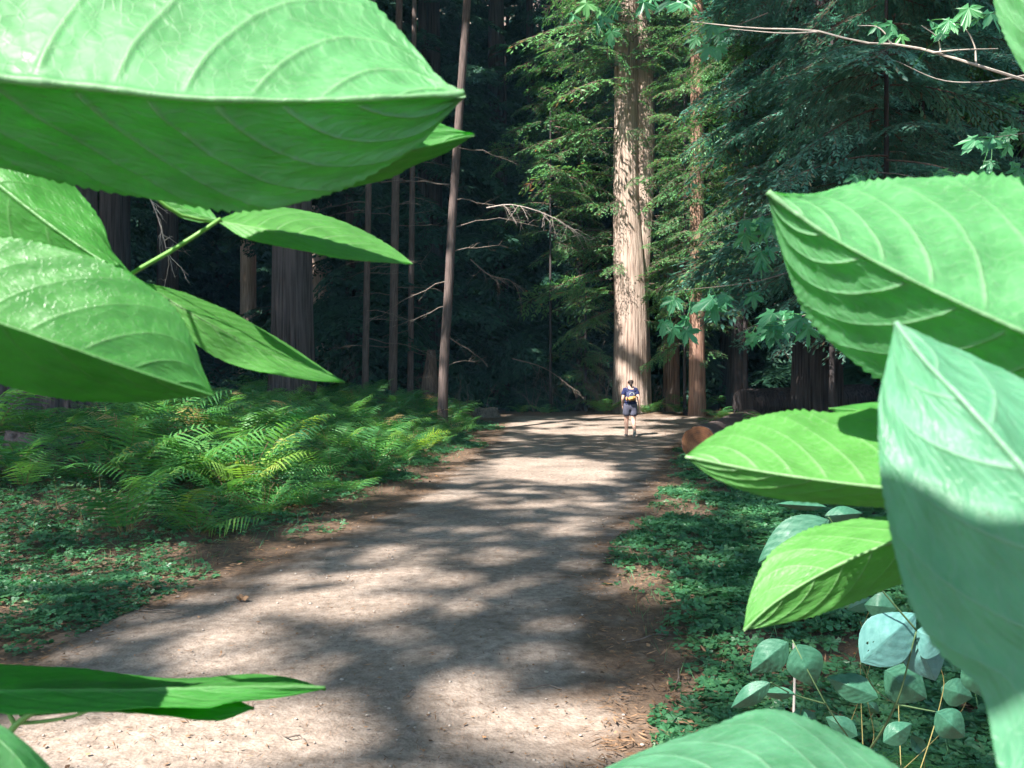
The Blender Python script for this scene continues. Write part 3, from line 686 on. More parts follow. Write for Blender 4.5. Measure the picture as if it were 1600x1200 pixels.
for (u, y, s, k, lab) in [(948, 31.9, 1.15, 0, 'bright arching fern left of the walking person'), (1012, 31.9, 1.1, 2, 'bright arching fern right of the walking person at the redwood foot'),
                          (850, 32.2, .8, 2, 'small sunny fern beside the far trail bend'), (815, 32.4, .7, 0, 'low fern at the left end of the far trail bend')]:
    place_fern(k, bx(u, y), y, s, lab, None)
for k, (u, y, s) in enumerate([(1520, 2.7, .35), (1420, 2.9, .3), (1590, 2.4, .3)]):
    place_fern(k % 3, bx(u, y), y, s, 'small pale green fern low in the bottom right corner', 'small ferns in the bottom right corner')

# ------------------------------------------------------------------ ground cover, litter
def clover(x, y, z, size, g, lobes=3):
    n = len(x); a0 = g.uniform(0, 6.28, n); V = []; r = []
    tilt = unit(g.normal(0, .35, (n, 3)) + [0, 0, 1])
    c = np.stack([x, y, z], 1); rn = np.clip(g.normal(.45, .16, n), 0, 1); outV = []; outF = []; base = 0
    for k in range(lobes):
        a = a0 + k * 2 * np.pi / lobes; d = np.stack([np.cos(a), np.sin(a), g.normal(-.1, .15, n)], 1); d = unit(d - tilt * (d * tilt).sum(1)[:, None] * .8)
        s = np.cross(tilt, d); S = size[:, None]
        W = np.stack([c, c + d * S * .55 + s * S * .48, c + d * S * 1.0 + s * S * .3, c + d * S * .86 - tilt * S * .08, c + d * S * 1.0 - s * S * .3, c + d * S * .55 - s * S * .48], 1)
        i = np.arange(n) * 6 + base
        outV.append(W.reshape(-1, 3)); outF += [np.stack([i, i + 1, i + 2, i + 3], 1), np.stack([i, i + 3, i + 4, i + 5], 1)]; base += n * 6
        r.append(np.repeat(rn, 6))
    return np.concatenate(outV), np.concatenate(outF), np.concatenate(r)
def cover_points(n, g, side):
    if side == 'l':
        y = 3.2 + 25 * g.random(n) ** 1.5; dd = g.random(n) ** 1.2 * (1.2 + sstep(4, 9, y) * 5); x = trail_l(y) + .05 - dd
        pa = fbm(x * 1.1, y * .9, 61, 3); thr = .54 + .22 * sstep(.9, 0, dd) - .2 * sstep(.3, 1.5, dd) + .10 * sstep(6.5, 4.5, y)
    else:
        y = 2.0 + 20 * g.random(n) ** 1.7; dd = g.random(n) ** 1.1 * 4.6; x = trail_r(y) + .0 + dd
        pa = fbm(x * 1.3, y * 1.1, 67, 3); thr = .44 + .22 * sstep(.45, 0, dd) - .22 * sstep(.7, 1.8, dd) - .14 * sstep(5, 3.4, y)
    keep = pa + g.normal(0, .11, n) > thr; x, y = x[keep], y[keep]
    lump = (fbm(x * 3, y * 3, 77, 2)); z = H(x, y) + .02 + lump * .11 * sstep(0, .5, dd[keep]) * g.random(len(x)) ** .5
    return x, y, z
g = np.random.default_rng(11)
for side, n, lab in (('l', 80000, 'low clover-like ground cover along the left verge of the trail'), ('r', 90000, 'low clover-like ground cover along the right verge of the trail')):
    x, y, z = cover_points(n, g, side); sz = g.uniform(.016, .034, len(x)) * (1 + y * .035) * (1.3 if side == 'r' else 1.0)
    V, F, r = clover(x, y, z, sz, g)
    tag(link('ground_cover', mesh('ground_cover', V, [F], r), M_cover), lab, 'ground cover', kind='stuff')
# thin grass and stems
n = 9000; sd_ = g.random(n) < .45; y = 2.2 + 20 * g.random(n) ** 1.3; x = np.where(sd_, trail_l(y) - .2 - g.random(n) * 3.5, trail_r(y) + .1 + g.random(n) * 3)
B = np.stack([x, y, H(x, y)], 1); D = unit(g.normal(0, .45, (n, 3)) + [0, 0, 1]); V, F = quads_leaf(B, D, unit(g.normal(0, 1, (n, 3))), g.uniform(.04, .16, n), g.uniform(.003, .007, n), 0)
tag(link('grass', mesh('grass', V, [F], np.repeat(g.random(n), 4)), M_cover), 'thin grass blades on both verges of the trail', 'grass', kind='stuff')
# litter
def litter(n, fx, name, lab, lmin, lmax, asp, m=M_litter, seed=0, lift=.012):
    g = np.random.default_rng(seed); x, y = fx(n, g); B = np.stack([x, y, H(x, y) + lift + g.random(len(x)) * .01], 1); k = len(x)
    D = unit(g.normal(0, 1, (k, 3)) * [1, 1, .08]); ln = g.uniform(lmin, lmax, k) * g.uniform(.6, 1, k); V, F = quads_leaf(B, D, unit(g.normal(0, .25, (k, 3)) + [0, 0, 1]), ln, ln * asp * g.uniform(.6, 1.3, k), .1)
    return tag(link(name, mesh(name, V, [F], np.repeat(np.clip(g.normal(.5, .22, k), 0, 1), 4)), m), lab, 'litter', kind='stuff')
def on_trail(n, g):
    y = 2.4 + 20 * g.random(n) ** 1.6; t = g.random(n); return trail_l(y) * (1 - t) + trail_r(y) * t, y
def off_trail(n, g):
    y = 2.2 + 28 * g.random(n) ** 1.5; d = g.random(n) * 3.5 - .25; s = g.random(n) < .5; return np.where(s, trail_l(y) - d, trail_r(np.minimum(y, 21)) + d), y
def patch(n, g):
    c = P(452, 790, 1); y0 = 10.1; x0 = bx(452, y0); a = g.uniform(0, 6.28, n); r = g.random(n) ** .6; return x0 + np.cos(a) * r * .6, y0 + np.sin(a) * r * .55
litter(17000, on_trail, 'needle_litter', 'fine brown needles scattered over the dirt trail', .02, .07, .07, seed=1, lift=.018)
litter(1300, on_trail, 'leaf_litter', 'scattered small dry leaves on the dirt trail', .015, .04, .6, seed=2, lift=.018)
litter(60000, off_trail, 'needle_litter', 'brown dry needles and bits on the trail verges', .03, .10, .14, seed=3, lift=.03)
litter(9000, off_trail, 'leaf_litter', 'brown dry leaves lying on the trail verges', .025, .06, .6, seed=4, lift=.04)
litter(6000, patch, 'needle_litter', 'sunlit patch of tan litter below the brightest fern', .03, .09, .25, seed=5, lift=.03)
# little stones
mb = MB(); ico = bmesh.new(); bmesh.ops.create_icosphere(ico, subdivisions=1, radius=1); iv = np.array([v.co[:] for v in ico.verts]); iff = np.array([[v.index for v in f.verts] for f in ico.faces]); ico.free()
x, y = on_trail(700, g)
for a, b in zip(x, y):
    s = random.uniform(.003, .009) * (1 + b * .05); mb.add(iv * [s * random.uniform(.7, 1.4), s, s * .6] + [a, b, h1(a, b) + .016], iff, random.random())
tag(mb.build('gravel', plain('pebble_stone', (.34, .29, .25), .9), smooth=True), 'tiny pebbles strewn over the dirt trail', 'gravel', kind='stuff')
# a few twigs as things
def ground_twig(u, v, ln, az, lab):
    yy = CAMZ * FPX / (v - 600); xx = bx(u, yy); mb = MB(); q = np.linspace(-.5, .5, 7)
    pts = np.stack([np.cos(az) * q * ln, np.sin(az) * q * ln + .02 * np.sin(q * 9), .012 + .01 * np.cos(q * 5)], 1); tube(mb, pts, .004 * (1.2 - np.abs(q)), 5)
    o = mb.build('twig', M_twig); o.location = (xx, yy, h1(xx, yy) + .012); tag(o, lab, 'twig')
ground_twig(845, 1080, .22, .1, 'thin dry twig lying on the trail right of centre near the bottom')
ground_twig(460, 1160, .15, -.4, 'short dry twig on the sunny trail below the dark bottom left leaf')
ground_twig(880, 905, .4, 0.05, 'pale straight twig on the shaded trail near its right edge')
for k, (u, v, ln, az, lab) in enumerate([(430, 880, .35, .8, 'thin twig at the left trail edge above the crumpled leaf'), (970, 860, .5, -.3, 'bent twig lying where the right verge meets the trail'),
    (1015, 1000, .35, .5, 'brown twig in the litter of the right verge'), (640, 1090, .12, 1.1, 'tiny twig near the bottom centre of the trail'), (700, 800, .4, .3, 'twig in the shade at mid trail, left half'), (250, 960, .4, -.2, 'dry stick among litter at the lower left verge'), (1060, 1060, .3, 1.3, 'short stick standing out among the lower right ivy')]):
    ground_twig(u, v, ln, az, lab)
# crumpled dry leaf on the trail
mb = MB(); X_, Y_ = np.meshgrid(np.linspace(-1, 1, 9), np.linspace(-1, 1, 9)); rr = np.hypot(X_, Y_)
Vv = np.stack([X_ * .045, Y_ * .035, .018 + .02 * np.sin(X_ * 3) * np.cos(Y_ * 4) + .012 * rr], -1).reshape(-1, 3); i, j = np.meshgrid(np.arange(8), np.arange(8)); a = (j * 9 + i).ravel()
F = np.stack([a, a + 1, a + 10, a + 9], 1); F = F[(np.abs(X_[:-1, :-1] + .12) + np.abs(Y_[:-1, :-1] + .12) < 1.35).ravel()]; mb.add(Vv, F, .7)
o = mb.build('dry_leaf', M_litter, smooth=True); yy = CAMZ * FPX / (943 - 600); o.location = (bx(379, yy), yy, h1(bx(379, yy), yy) + .015); tag(o, 'crumpled brown leaf lying alone at the sunny trail edge', 'leaf')
#SECTION2

# ------------------------------------------------------------------ broad leaves round the viewer
def leaf_mat(name, lo, hi, vein, tr, trans=.5, rough=.36, spec=.5, sheen=0.0, reticule=1.0):
    m, t, out = mat(name); L = t.links.new
    at = N(t, 'ShaderNodeAttribute', attribute_name='vein'); uv = N(t, 'ShaderNodeUVMap')
    mp = N(t, 'ShaderNodeMapping'); mp.inputs['Scale'].default_value = (1, .45, 1); L(uv.outputs[0], mp.inputs[0])
    no = N(t, 'ShaderNodeTexNoise', i_Scale=7.0, i_Detail=5.0, i_Roughness=.6); L(mp.outputs[0], no.inputs['Vector'])
    vo = N(t, 'ShaderNodeTexVoronoi', feature='DISTANCE_TO_EDGE', i_Scale=46.0); L(mp.outputs[0], vo.inputs['Vector'])
    wn = N(t, 'ShaderNodeTexNoise', i_Scale=30.0, i_Detail=3.0); L(mp.outputs[0], wn.inputs['Vector'])
    net = N(t, 'ShaderNodeMapRange', i_1=0.0, i_2=.07, i_3=1.0, i_4=0.0); L(vo.outputs['Distance'], net.inputs[0])
    base = ramp(t, [(.3, lo), (.72, hi)], no.outputs[0])
    vs = N(t, 'ShaderNodeMath', operation='MULTIPLY_ADD', use_clamp=True); L(net.outputs[0], vs.inputs[0]); vs.inputs[1].default_value = .22 * reticule; L(at.outputs['Fac'], vs.inputs[2])
    mx = N(t, 'ShaderNodeMix', data_type='RGBA'); L(vs.outputs[0], mx.inputs['Factor']); L(base.outputs[0], mx.inputs['A']); mx.inputs['B'].default_value = (*vein, 1)
    pb = N(t, 'ShaderNodeBsdfPrincipled', i_Roughness=rough); pb.inputs['Specular IOR Level'].default_value = spec
    pb.inputs['Sheen Weight'].default_value = sheen; pb.inputs['Sheen Roughness'].default_value = .4
    L(mx.outputs['Result'], pb.inputs['Base Color'])
    rr = N(t, 'ShaderNodeMapRange', i_1=.3, i_2=.7, i_3=rough - .08, i_4=rough + .14); L(no.outputs[0], rr.inputs[0]); L(rr.outputs[0], pb.inputs['Roughness'])
    sn = N(t, 'ShaderNodeTexNoise', i_Scale=19.0, i_Detail=3.0, i_Roughness=.7); L(uv.outputs[0], sn.inputs['Vector'])
    sp = ramp(t, [(.71, (0, 0, 0)), (.73, (1, 1, 1))], sn.outputs[0])
    m2 = N(t, 'ShaderNodeMix', data_type='RGBA'); L(sp.outputs[0], m2.inputs['Factor']); L(mx.outputs['Result'], m2.inputs['A']); m2.inputs['B'].default_value = (.07, .045, .015, 1); L(m2.outputs['Result'], pb.inputs['Base Color'])
    tb = N(t, 'ShaderNodeBsdfTranslucent')
    tc = N(t, 'ShaderNodeMix', data_type='RGBA', blend_type='MULTIPLY'); tc.inputs['Factor'].default_value = 1; tc.inputs['A'].default_value = (*tr, 1)
    tv = ramp(t, [(.3, (.68, .76, .68)), (.7, (1, 1, 1))], no.outputs[0])
    vd = N(t, 'ShaderNodeMapRange', i_1=0., i_2=1., i_3=1., i_4=.62); L(vs.outputs[0], vd.inputs[0]); t2 = N(t, 'ShaderNodeMix', data_type='RGBA', blend_type='MULTIPLY'); t2.inputs['Factor'].default_value = 1
    L(tv.outputs[0], t2.inputs['A']); L(vd.outputs[0], t2.inputs['B']); L(t2.outputs['Result'], tc.inputs['B']); L(tc.outputs['Result'], tb.inputs[0])
    hh = N(t, 'ShaderNodeMath', operation='MULTIPLY_ADD'); L(net.outputs[0], hh.inputs[0]); hh.inputs[1].default_value = .3 * reticule; L(wn.outputs[0], hh.inputs[2])
    bp = N(t, 'ShaderNodeBump', i_Strength=.28, i_Distance=.0008); L(hh.outputs[0], bp.inputs['Height']); L(bp.outputs[0], pb.inputs['Normal'])
    ms = N(t, 'ShaderNodeMixShader'); ms.inputs[0].default_value = trans; L(pb.outputs[0], ms.inputs[1]); L(tb.outputs[0], ms.inputs[2]); L(ms.outputs[0], out.inputs[0]); return m
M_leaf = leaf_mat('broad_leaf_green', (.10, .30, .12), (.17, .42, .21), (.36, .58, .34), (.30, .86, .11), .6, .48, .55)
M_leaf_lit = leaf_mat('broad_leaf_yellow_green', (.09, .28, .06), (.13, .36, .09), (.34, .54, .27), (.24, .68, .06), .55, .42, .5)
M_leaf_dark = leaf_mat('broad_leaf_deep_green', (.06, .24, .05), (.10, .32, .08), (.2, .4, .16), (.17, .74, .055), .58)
M_leaf_pale = leaf_mat('broad_leaf_pale_green', (.085, .28, .15), (.16, .40, .27), (.34, .56, .40), (.18, .68, .05), .55, .42, .55)  # bluish tint in the base paints the sky reflected on the near right leaf
M_leaf_sky = leaf_mat('sky_sheen_leaf', (.09, .24, .22), (.14, .32, .30), (.08, .22, .19), (.10, .4, .10), .3, .4)  # pale blue base paints the gloss of the sky on the shrub leaves
M_leaf_teal = leaf_mat('shrub_leaf_teal', (.03, .13, .075), (.07, .21, .13), (.03, .11, .07), (.06, .3, .08), .3, .4)
M_stemd = plain('dull_green_stem', (.07, .12, .05), .6, .3, .2, 60)
M_petiole = plain('leaf_stalk_green', (.16, .34, .09), .5, .4, .15, 60)

def broad_leaf(name, mid, e1, e2, dm, d1, d2, m, parent, nv=8, teeth=26, tooth=.012, ns=200, ntt=100, thick=.0004, seed=0, vs=1.0, bulge=.5, under=-1, vw=.0042, curl=0., holes=None, s0=.02, ext=.97):
    """blade between two outlines; mid/e1/e2 are base-to-tip lists of image directions, dm/d1/d2 the distances of their points"""
    def line(pts, d):
        if len(pts[0]) == 3: return catmull(np.array([tuple(q_) for q_ in pts]), ns)
        d = np.interp(np.linspace(0, 1, len(pts)), np.linspace(0, 1, len(d)), d)
        return catmull(np.array([P(u, v, y)[:] for (u, v), y in zip(pts, d)]), ns)
    M, A, B = line(mid, dm), line(e1, d1), line(e2, d2)
    size = np.linalg.norm(M[-1] - M[0]); s = np.linspace(0, 1, ns); g = np.random.default_rng(seed)
    q = np.linspace(-1, 1, 2 * ntt + 1)
    S, Tt = np.meshgrid(s, q, indexing='ij'); sg = np.sign(Tt); at = np.abs(Tt)
    E = np.where((Tt < 0)[..., None], A[:, None, :], B[:, None, :]); Mi = M[:, None, :]
    # toothed margin
    ph = (s * teeth + .6 * np.sin(s * 17 + seed)); fr = ph % 1; saw = np.where(fr < .75, fr / .75, (1 - fr) / .25)
    amp = tooth * (.7 + .5 * np.sin(s * 31 + seed * 2)) * sstep(0, .06, 1 - s) 
    V = Mi + (E - Mi) * (at[..., None] * (1 + (saw * amp)[:, None, None] * sstep(.8, 1, at)[..., None]))
    # small forward shift of the teeth is left to the saw shape
    du = np.gradient(V, axis=0); dv = np.gradient(V, axis=1); nr = np.cross(du, dv); nr /= np.linalg.norm(nr, axis=2, keepdims=True) + 1e-12
    if nr[ns // 3, ntt, 1] > 0: nr = -nr                                  # normals towards the viewer
    edge = 1 - sstep(.93, 1.0, at)
    # pinnate veins: they leave the midrib at an angle and bend towards the tip
    off = np.where(Tt < 0, .0, .45 / nv)
    phs = (S - off - .17 * at - .13 * at ** 2.4) * nv + .12 * np.sin(S * 9 + seed)
    dist = np.abs(phs - np.round(phs)) / nv * size
    fade = np.clip(1.15 - at * .75, 0, 1) * sstep(0, .10, at + .06) * ((np.round(phs) > -.5 * nv))
    side = np.exp(-(dist / (vw * size * (1.15 - .6 * at))) ** 2) * fade * sstep(0, .10, at)
    wm = np.linalg.norm(E - Mi, axis=2) * at
    midv = np.exp(-(wm / (size * (.0098 - .0078 * S))) ** 2)
    # cross veins between the side veins
    cr = (at * 13 + .5 * np.sin(phs * 6 + seed)) ; cd = np.abs(cr - np.round(cr)); cross = np.exp(-(cd / .09) ** 2) * .28 * (1 - side) * sstep(0, .1, at) * edge * (.4 + .6 * fbm(S * 40, at * 14, 88, 1))
    vein = np.clip(midv + side * .85 + cross * 1.1, 0, 1)
    quilt = np.cos(phs * 2 * np.pi) * -.5 * sstep(0, .15, at) * edge
    disp = under * -1 * size * (.0036 * vs * (midv * 1.6 + side * .9 + cross * 1.0)) - quilt * size * .0062 * bulge + size * bulge * (.009 * (fbm(S * 14 + seed, at * sg * 6 + seed, 90, 2) - .5) + .0034 * (fbm(S * 44 + seed, at * sg * 19 + seed, 91, 2) - .5))
    wav = size * .007 * curl * np.sin(S * 14 + seed + sg) * at ** 2
    V = V + nr * (disp * 1.0 + wav)[..., None]
    W = V.reshape(-1, 3); nq = 2 * ntt + 1
    i, j = np.meshgrid(np.arange(nq - 1), np.arange(ns - 1)); a = (j * nq + i).ravel(); F = np.stack([a, a + 1, a + nq + 1, a + nq], 1)
    if holes:
        cs = S.reshape(-1)[F].mean(1); ct = Tt.reshape(-1)[F].mean(1); kp = np.ones(len(F), bool)
        for hs, ht, hr in holes: kp &= np.hypot((cs - hs) * 1.6 + .01 * np.sin(ct * 60), (ct - ht) * .55) > hr
        F = F[kp]
    back = W - (nr.reshape(-1, 3)) * thick; nn = len(W)
    rim = np.concatenate([np.arange(ns - 1) * nq]); r1 = np.stack([rim, rim + nq, rim + nq + nn, rim + nn], 1); rim2 = rim + nq - 1; r2 = np.stack([rim2 + nq, rim2, rim2 + nn, rim2 + nq + nn], 1)
    V2 = np.concatenate([W, back]); uvv = np.stack([S.ravel(), Tt.ravel()], 1)
    me = mesh(name, V2, [F, F[:, ::-1] + nn, r1, r2], smooth=True, uv=np.concatenate([uvv, uvv]), extra={'vein': np.concatenate([vein.ravel() * .75] * 2)})
    o = link(name, me, m, parent); return o
def stalk(parent, pts, r0, r1, name='stem', m=None):
    mb = MB(); q = catmull(np.array([P(*p)[:] for p in pts]), 24); tube(mb, q, np.linspace(r0, r1, 24), 10)
    return mb.build(name, m or M_petiole, parent, smooth=True)
def branch(name, label, cat='branch', group=None):
    return thing(name, label, cat, (0, 0, 0), 0, group)

# upper left shoot
t = branch('leafy_branch', 'leafy shoot close to the viewer with big serrated leaves filling the upper left corner')
broad_leaf('leaf', [(-330, 62), (-150, 95), (0, 122), (150, 137), (285, 153), (400, 157), (520, 157), (640, 152), (727, 147)],
           [(-330, 62), (-200, -100), (0, -210), (180, -235), (340, -190), (480, -90), (585, 10), (655, 85), (690, 125), (727, 147)],
           [(-330, 62), (-260, 180), (-120, 240), (0, 262), (120, 288), (240, 312), (340, 326), (420, 326), (510, 302), (590, 266), (660, 222), (700, 178), (727, 147)],
           [.235, .24, .245, .25, .26], [.235, .28, .30, .30, .28, .26], [.235, .265, .275, .272, .265, .26], M_leaf, t, nv=9, teeth=58, tooth=.035, ns=300, ntt=110, seed=1, vs=1.5, bulge=.8)
broad_leaf('leaf', [(260, 268), (400, 262), (540, 250), (650, 232), (742, 210)], [(260, 268), (380, 180), (520, 150), (640, 176), (700, 198), (742, 210)],
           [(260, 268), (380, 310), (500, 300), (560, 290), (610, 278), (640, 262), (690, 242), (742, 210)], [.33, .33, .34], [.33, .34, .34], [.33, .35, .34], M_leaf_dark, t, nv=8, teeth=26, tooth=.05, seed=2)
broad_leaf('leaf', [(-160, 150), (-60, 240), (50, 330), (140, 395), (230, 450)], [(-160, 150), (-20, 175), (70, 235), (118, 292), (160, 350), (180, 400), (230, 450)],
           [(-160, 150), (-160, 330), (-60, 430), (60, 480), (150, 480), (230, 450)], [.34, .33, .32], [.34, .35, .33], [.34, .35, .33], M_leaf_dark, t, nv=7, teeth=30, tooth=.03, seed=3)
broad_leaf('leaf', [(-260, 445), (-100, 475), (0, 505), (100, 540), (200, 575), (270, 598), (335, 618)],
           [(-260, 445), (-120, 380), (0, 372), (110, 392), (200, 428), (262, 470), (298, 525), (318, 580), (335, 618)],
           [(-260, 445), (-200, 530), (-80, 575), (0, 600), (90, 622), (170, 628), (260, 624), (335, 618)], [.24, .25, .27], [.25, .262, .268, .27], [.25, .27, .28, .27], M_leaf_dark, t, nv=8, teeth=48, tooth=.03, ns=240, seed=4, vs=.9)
broad_leaf('leaf', [(338, 344), (440, 362), (540, 385), (645, 412)], [(338, 344), (400, 324), (470, 328), (550, 352), (610, 385), (645, 412)],
           [(338, 344), (385, 372), (450, 386), (530, 402), (600, 409), (645, 412)], [.36, .36, .37, .39], [.36, .43, .44, .39], [.36, .35, .36, .39], M_leaf_lit, t, nv=10, teeth=26, tooth=.04, seed=5, under=1)
broad_leaf('leaf', [(342, 345), (310, 335), (280, 320), (240, 295)], [(342, 345), (320, 320), (280, 300), (240, 295)], [(342, 345), (310, 347), (275, 335), (240, 295)], [.36, .36], [.36, .38], [.36, .36], M_leaf_dark, t, nv=6, teeth=12, tooth=.03, ns=80, ntt=30, seed=6)
broad_leaf('leaf', [(215, 438), (320, 500), (430, 556), (540, 597)], [(215, 438), (290, 458), (370, 492), (450, 538), (508, 578), (540, 597)],
           [(215, 438), (262, 492), (310, 540), (365, 570), (430, 584), (490, 594), (540, 597)], [.36, .36, .38, .40], [.36, .41, .43, .40], [.36, .36, .37, .40], M_leaf_lit, t, nv=10, teeth=24, tooth=.03, seed=7, under=1)
stalk(t, [(345, 342, .36), (290, 378, .36), (240, 408, .365), (200, 430, .37), (100, 500, .38), (-80, 640, .40), (-400, 900, .42)], .0009, .0016)
stalk(t, [(-400, 900, .42), (-430, 1400, .44), (-450, 2600, .47), (-460, 4480, .50)], .0016, .0028)
stalk(t, [(335, 347, .362), (270, 330, .35), (120, 200, .33), (-330, 62, .235)], .0008, .0009, 'leaf_stalk')
stalk(t, [(-80, 640, .40), (-220, 520, .3), (-260, 445, .24)], .0012, .0009, 'leaf_stalk')
stalk(t, [(-400, 900, .42), (-350, 400, .40), (-160, 150, .34)], .0014, .0009, 'leaf_stalk')

# lower left shoot
t = branch('leafy_branch', 'dark leaf seen nearly edge-on with its stalk in the bottom left corner')
broad_leaf('leaf', [(-120, 1085), (20, 1082), (160, 1082), (300, 1078), (420, 1075), (510, 1077)], [(-120, 1085), (-40, 1040), (80, 1046), (200, 1055), (300, 1059), (400, 1058), (470, 1063), (510, 1077)],
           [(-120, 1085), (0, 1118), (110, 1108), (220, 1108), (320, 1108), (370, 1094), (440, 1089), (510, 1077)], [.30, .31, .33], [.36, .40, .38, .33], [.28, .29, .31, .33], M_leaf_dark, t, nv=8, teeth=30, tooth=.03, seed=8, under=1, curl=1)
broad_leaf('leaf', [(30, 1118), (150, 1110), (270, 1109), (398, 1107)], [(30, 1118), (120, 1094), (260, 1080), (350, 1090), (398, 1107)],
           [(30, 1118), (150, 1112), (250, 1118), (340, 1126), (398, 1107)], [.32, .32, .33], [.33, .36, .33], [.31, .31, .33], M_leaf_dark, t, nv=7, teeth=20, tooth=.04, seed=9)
stalk(t, [(95, 1098, .31), (55, 1112, .31), (28, 1130, .31), (10, 1150, .31), (-30, 1190, .31)], .0010, .0016)
stalk(t, [(-30, 1190, .31), (-90, 1500, .32), (-160, 2800, .36), (-200, 5500, .40)], .0016, .0026)
stalk(t, [(0, 1092, .31), (12, 1112, .31), (22, 1130, .31)], .0006, .0009, 'leaf_stalk')
stalk(t, [(140, 1110, .31), (110, 1120, .312), (60, 1128, .313), (26, 1130, .31)], .0006, .0008, 'leaf_stalk')
broad_leaf('leaf', [(-560, 770), (-300, 760), (-30, 742)], [(-560, 770), (-300, 735), (-30, 742)], [(-560, 770), (-280, 800), (-30, 742)], [.29, .28, .28], [.29, .36, .28], [.29, .215, .28], M_leaf_dark, t, nv=8, teeth=20, tooth=.03, ns=90, ntt=40, seed=19)  # leaf out of view, added to shade the leaf below it
stalk(t, [(-560, 770, .29), (-500, 900, .30), (-300, 1100, .31), (-30, 1190, .31)], .0008, .0012, 'leaf_stalk')
t = branch('plant_stem', 'thick bright green stem rising from the very bottom left corner', 'stem')
broad_leaf('leaf', [(-70, 1120), (-10, 1150), (40, 1200), (90, 1290)], [(-70, 1120), (-10, 1128), (40, 1160), (85, 1205), (150, 1290)], [(-70, 1120), (-30, 1180), (10, 1240), (90, 1300)],
           [.2, .2], [.2, .21], [.2, .21], M_leaf, t, nv=3, teeth=2, tooth=0, ns=80, ntt=40, seed=10)

# right-hand shoot
t = branch('leafy_branch', 'leafy shoot on the right with large pale toothed leaves close to the viewer')
broad_leaf('leaf', [(1830, 610), (1700, 565), (1600, 520), (1500, 474), (1400, 426), (1300, 372), (1245, 335), (1198, 300)],
           [(1830, 610), (1830, 400), (1720, 300), (1600, 278), (1500, 276), (1410, 279), (1320, 291), (1262, 304), (1198, 300)],
           [(1830, 610), (1720, 680), (1600, 675), (1480, 640), (1380, 592), (1310, 545), (1258, 485), (1230, 420), (1212, 355), (1198, 300)],
           [.24, .245, .255], [.26, .29, .28, .255], [.26, .27, .265, .255], M_leaf, t, nv=9, teeth=52, tooth=.045, ns=280, ntt=110, seed=11, vs=1.4, bulge=.8)
broad_leaf('leaf', [(1950, 1560), (1860, 1250), (1740, 940), (1610, 748), (1500, 622), (1440, 560), (1398, 505)],
           [(1950, 1560), (2060, 1200), (1960, 860), (1720, 650), (1600, 592), (1500, 546), (1440, 522), (1398, 505)],
           [(1950, 1560), (1800, 1520), (1660, 1430), (1580, 1290), (1556, 1180), (1530, 1075), (1470, 1020), (1425, 950), (1400, 870), (1384, 790), (1372, 700), (1374, 620), (1388, 560), (1398, 505)],
           [.13, .145, .165, .19], [.13, .165, .19, .19], [.13, .142, .156, .172, .19], M_leaf_pale, t, nv=7, teeth=60, tooth=.012, ns=280, ntt=120, seed=12, vs=1.2, bulge=.7)
broad_leaf('leaf', [(1620, 790), (1500, 775), (1370, 761), (1280, 750), (1180, 735), (1070, 713)], [(1620, 790), (1560, 690), (1460, 645), (1370, 640), (1300, 645), (1235, 642), (1170, 655), (1115, 680), (1070, 713)],
           [(1620, 790), (1540, 800), (1450, 797), (1370, 792), (1270, 786), (1180, 772), (1115, 746), (1070, 713)], [.25, .26, .28], [.28, .31, .30, .28], [.265, .275, .28], M_leaf_lit, t, nv=9, teeth=40, tooth=.04, ns=240, seed=13, vs=1.2)
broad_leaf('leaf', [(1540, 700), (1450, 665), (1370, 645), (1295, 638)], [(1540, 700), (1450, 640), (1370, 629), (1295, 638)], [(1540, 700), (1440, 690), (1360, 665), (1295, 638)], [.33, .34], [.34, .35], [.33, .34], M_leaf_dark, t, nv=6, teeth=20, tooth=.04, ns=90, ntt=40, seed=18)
broad_leaf('leaf', [(1560, 800), (1470, 822), (1380, 852), (1290, 893), (1215, 938), (1161, 985)], [(1560, 800), (1490, 790), (1410, 806), (1330, 812), (1262, 828), (1207, 862), (1175, 920), (1161, 985)],
           [(1560, 800), (1530, 850), (1440, 900), (1376, 923), (1300, 954), (1230, 973), (1161, 985)], [.335, .345, .355], [.355, .375, .37, .355], [.345, .352, .355], M_leaf_lit, t, nv=8, teeth=40, tooth=.04, ns=240, seed=14, vs=1.1)
stalk(t, [(1800, 1400, .30), (1780, 1100, .29), (1800, 850, .27), (1860, 640, .26), (1900, 300, .25), (1900, -200, .25)], .0022, .0016)
stalk(t, [(1800, 1400, .30), (1790, 2000, .32), (1760, 3200, .37), (1737, 5550, .40)], .0022, .0034)
stalk(t, [(1860, 640, .26), (1845, 622, .25), (1830, 610, .24)], .001, .0009, 'leaf_stalk')
stalk(t, [(1790, 950, .28), (1700, 830, .26), (1620, 790, .25)], .001, .0008, 'leaf_stalk')
stalk(t, [(1795, 900, .275), (1680, 815, .28), (1560, 800, .29)], .001, .0008, 'leaf_stalk')
stalk(t, [(1780, 1100, .29), (1760, 900, .32), (1540, 700, .33)], .001, .0008, 'leaf_stalk')
stalk(t, [(1790, 1300, .29), (1900, 1600, .2), (1950, 1560, .15)], .001, .0008, 'leaf_stalk')
caster_pt = lambda u, v, y, k=.42: tuple(P(u, v, y) + SUN * k)  # points moved sunward: outline of an unseen leaf added to cast a shadow
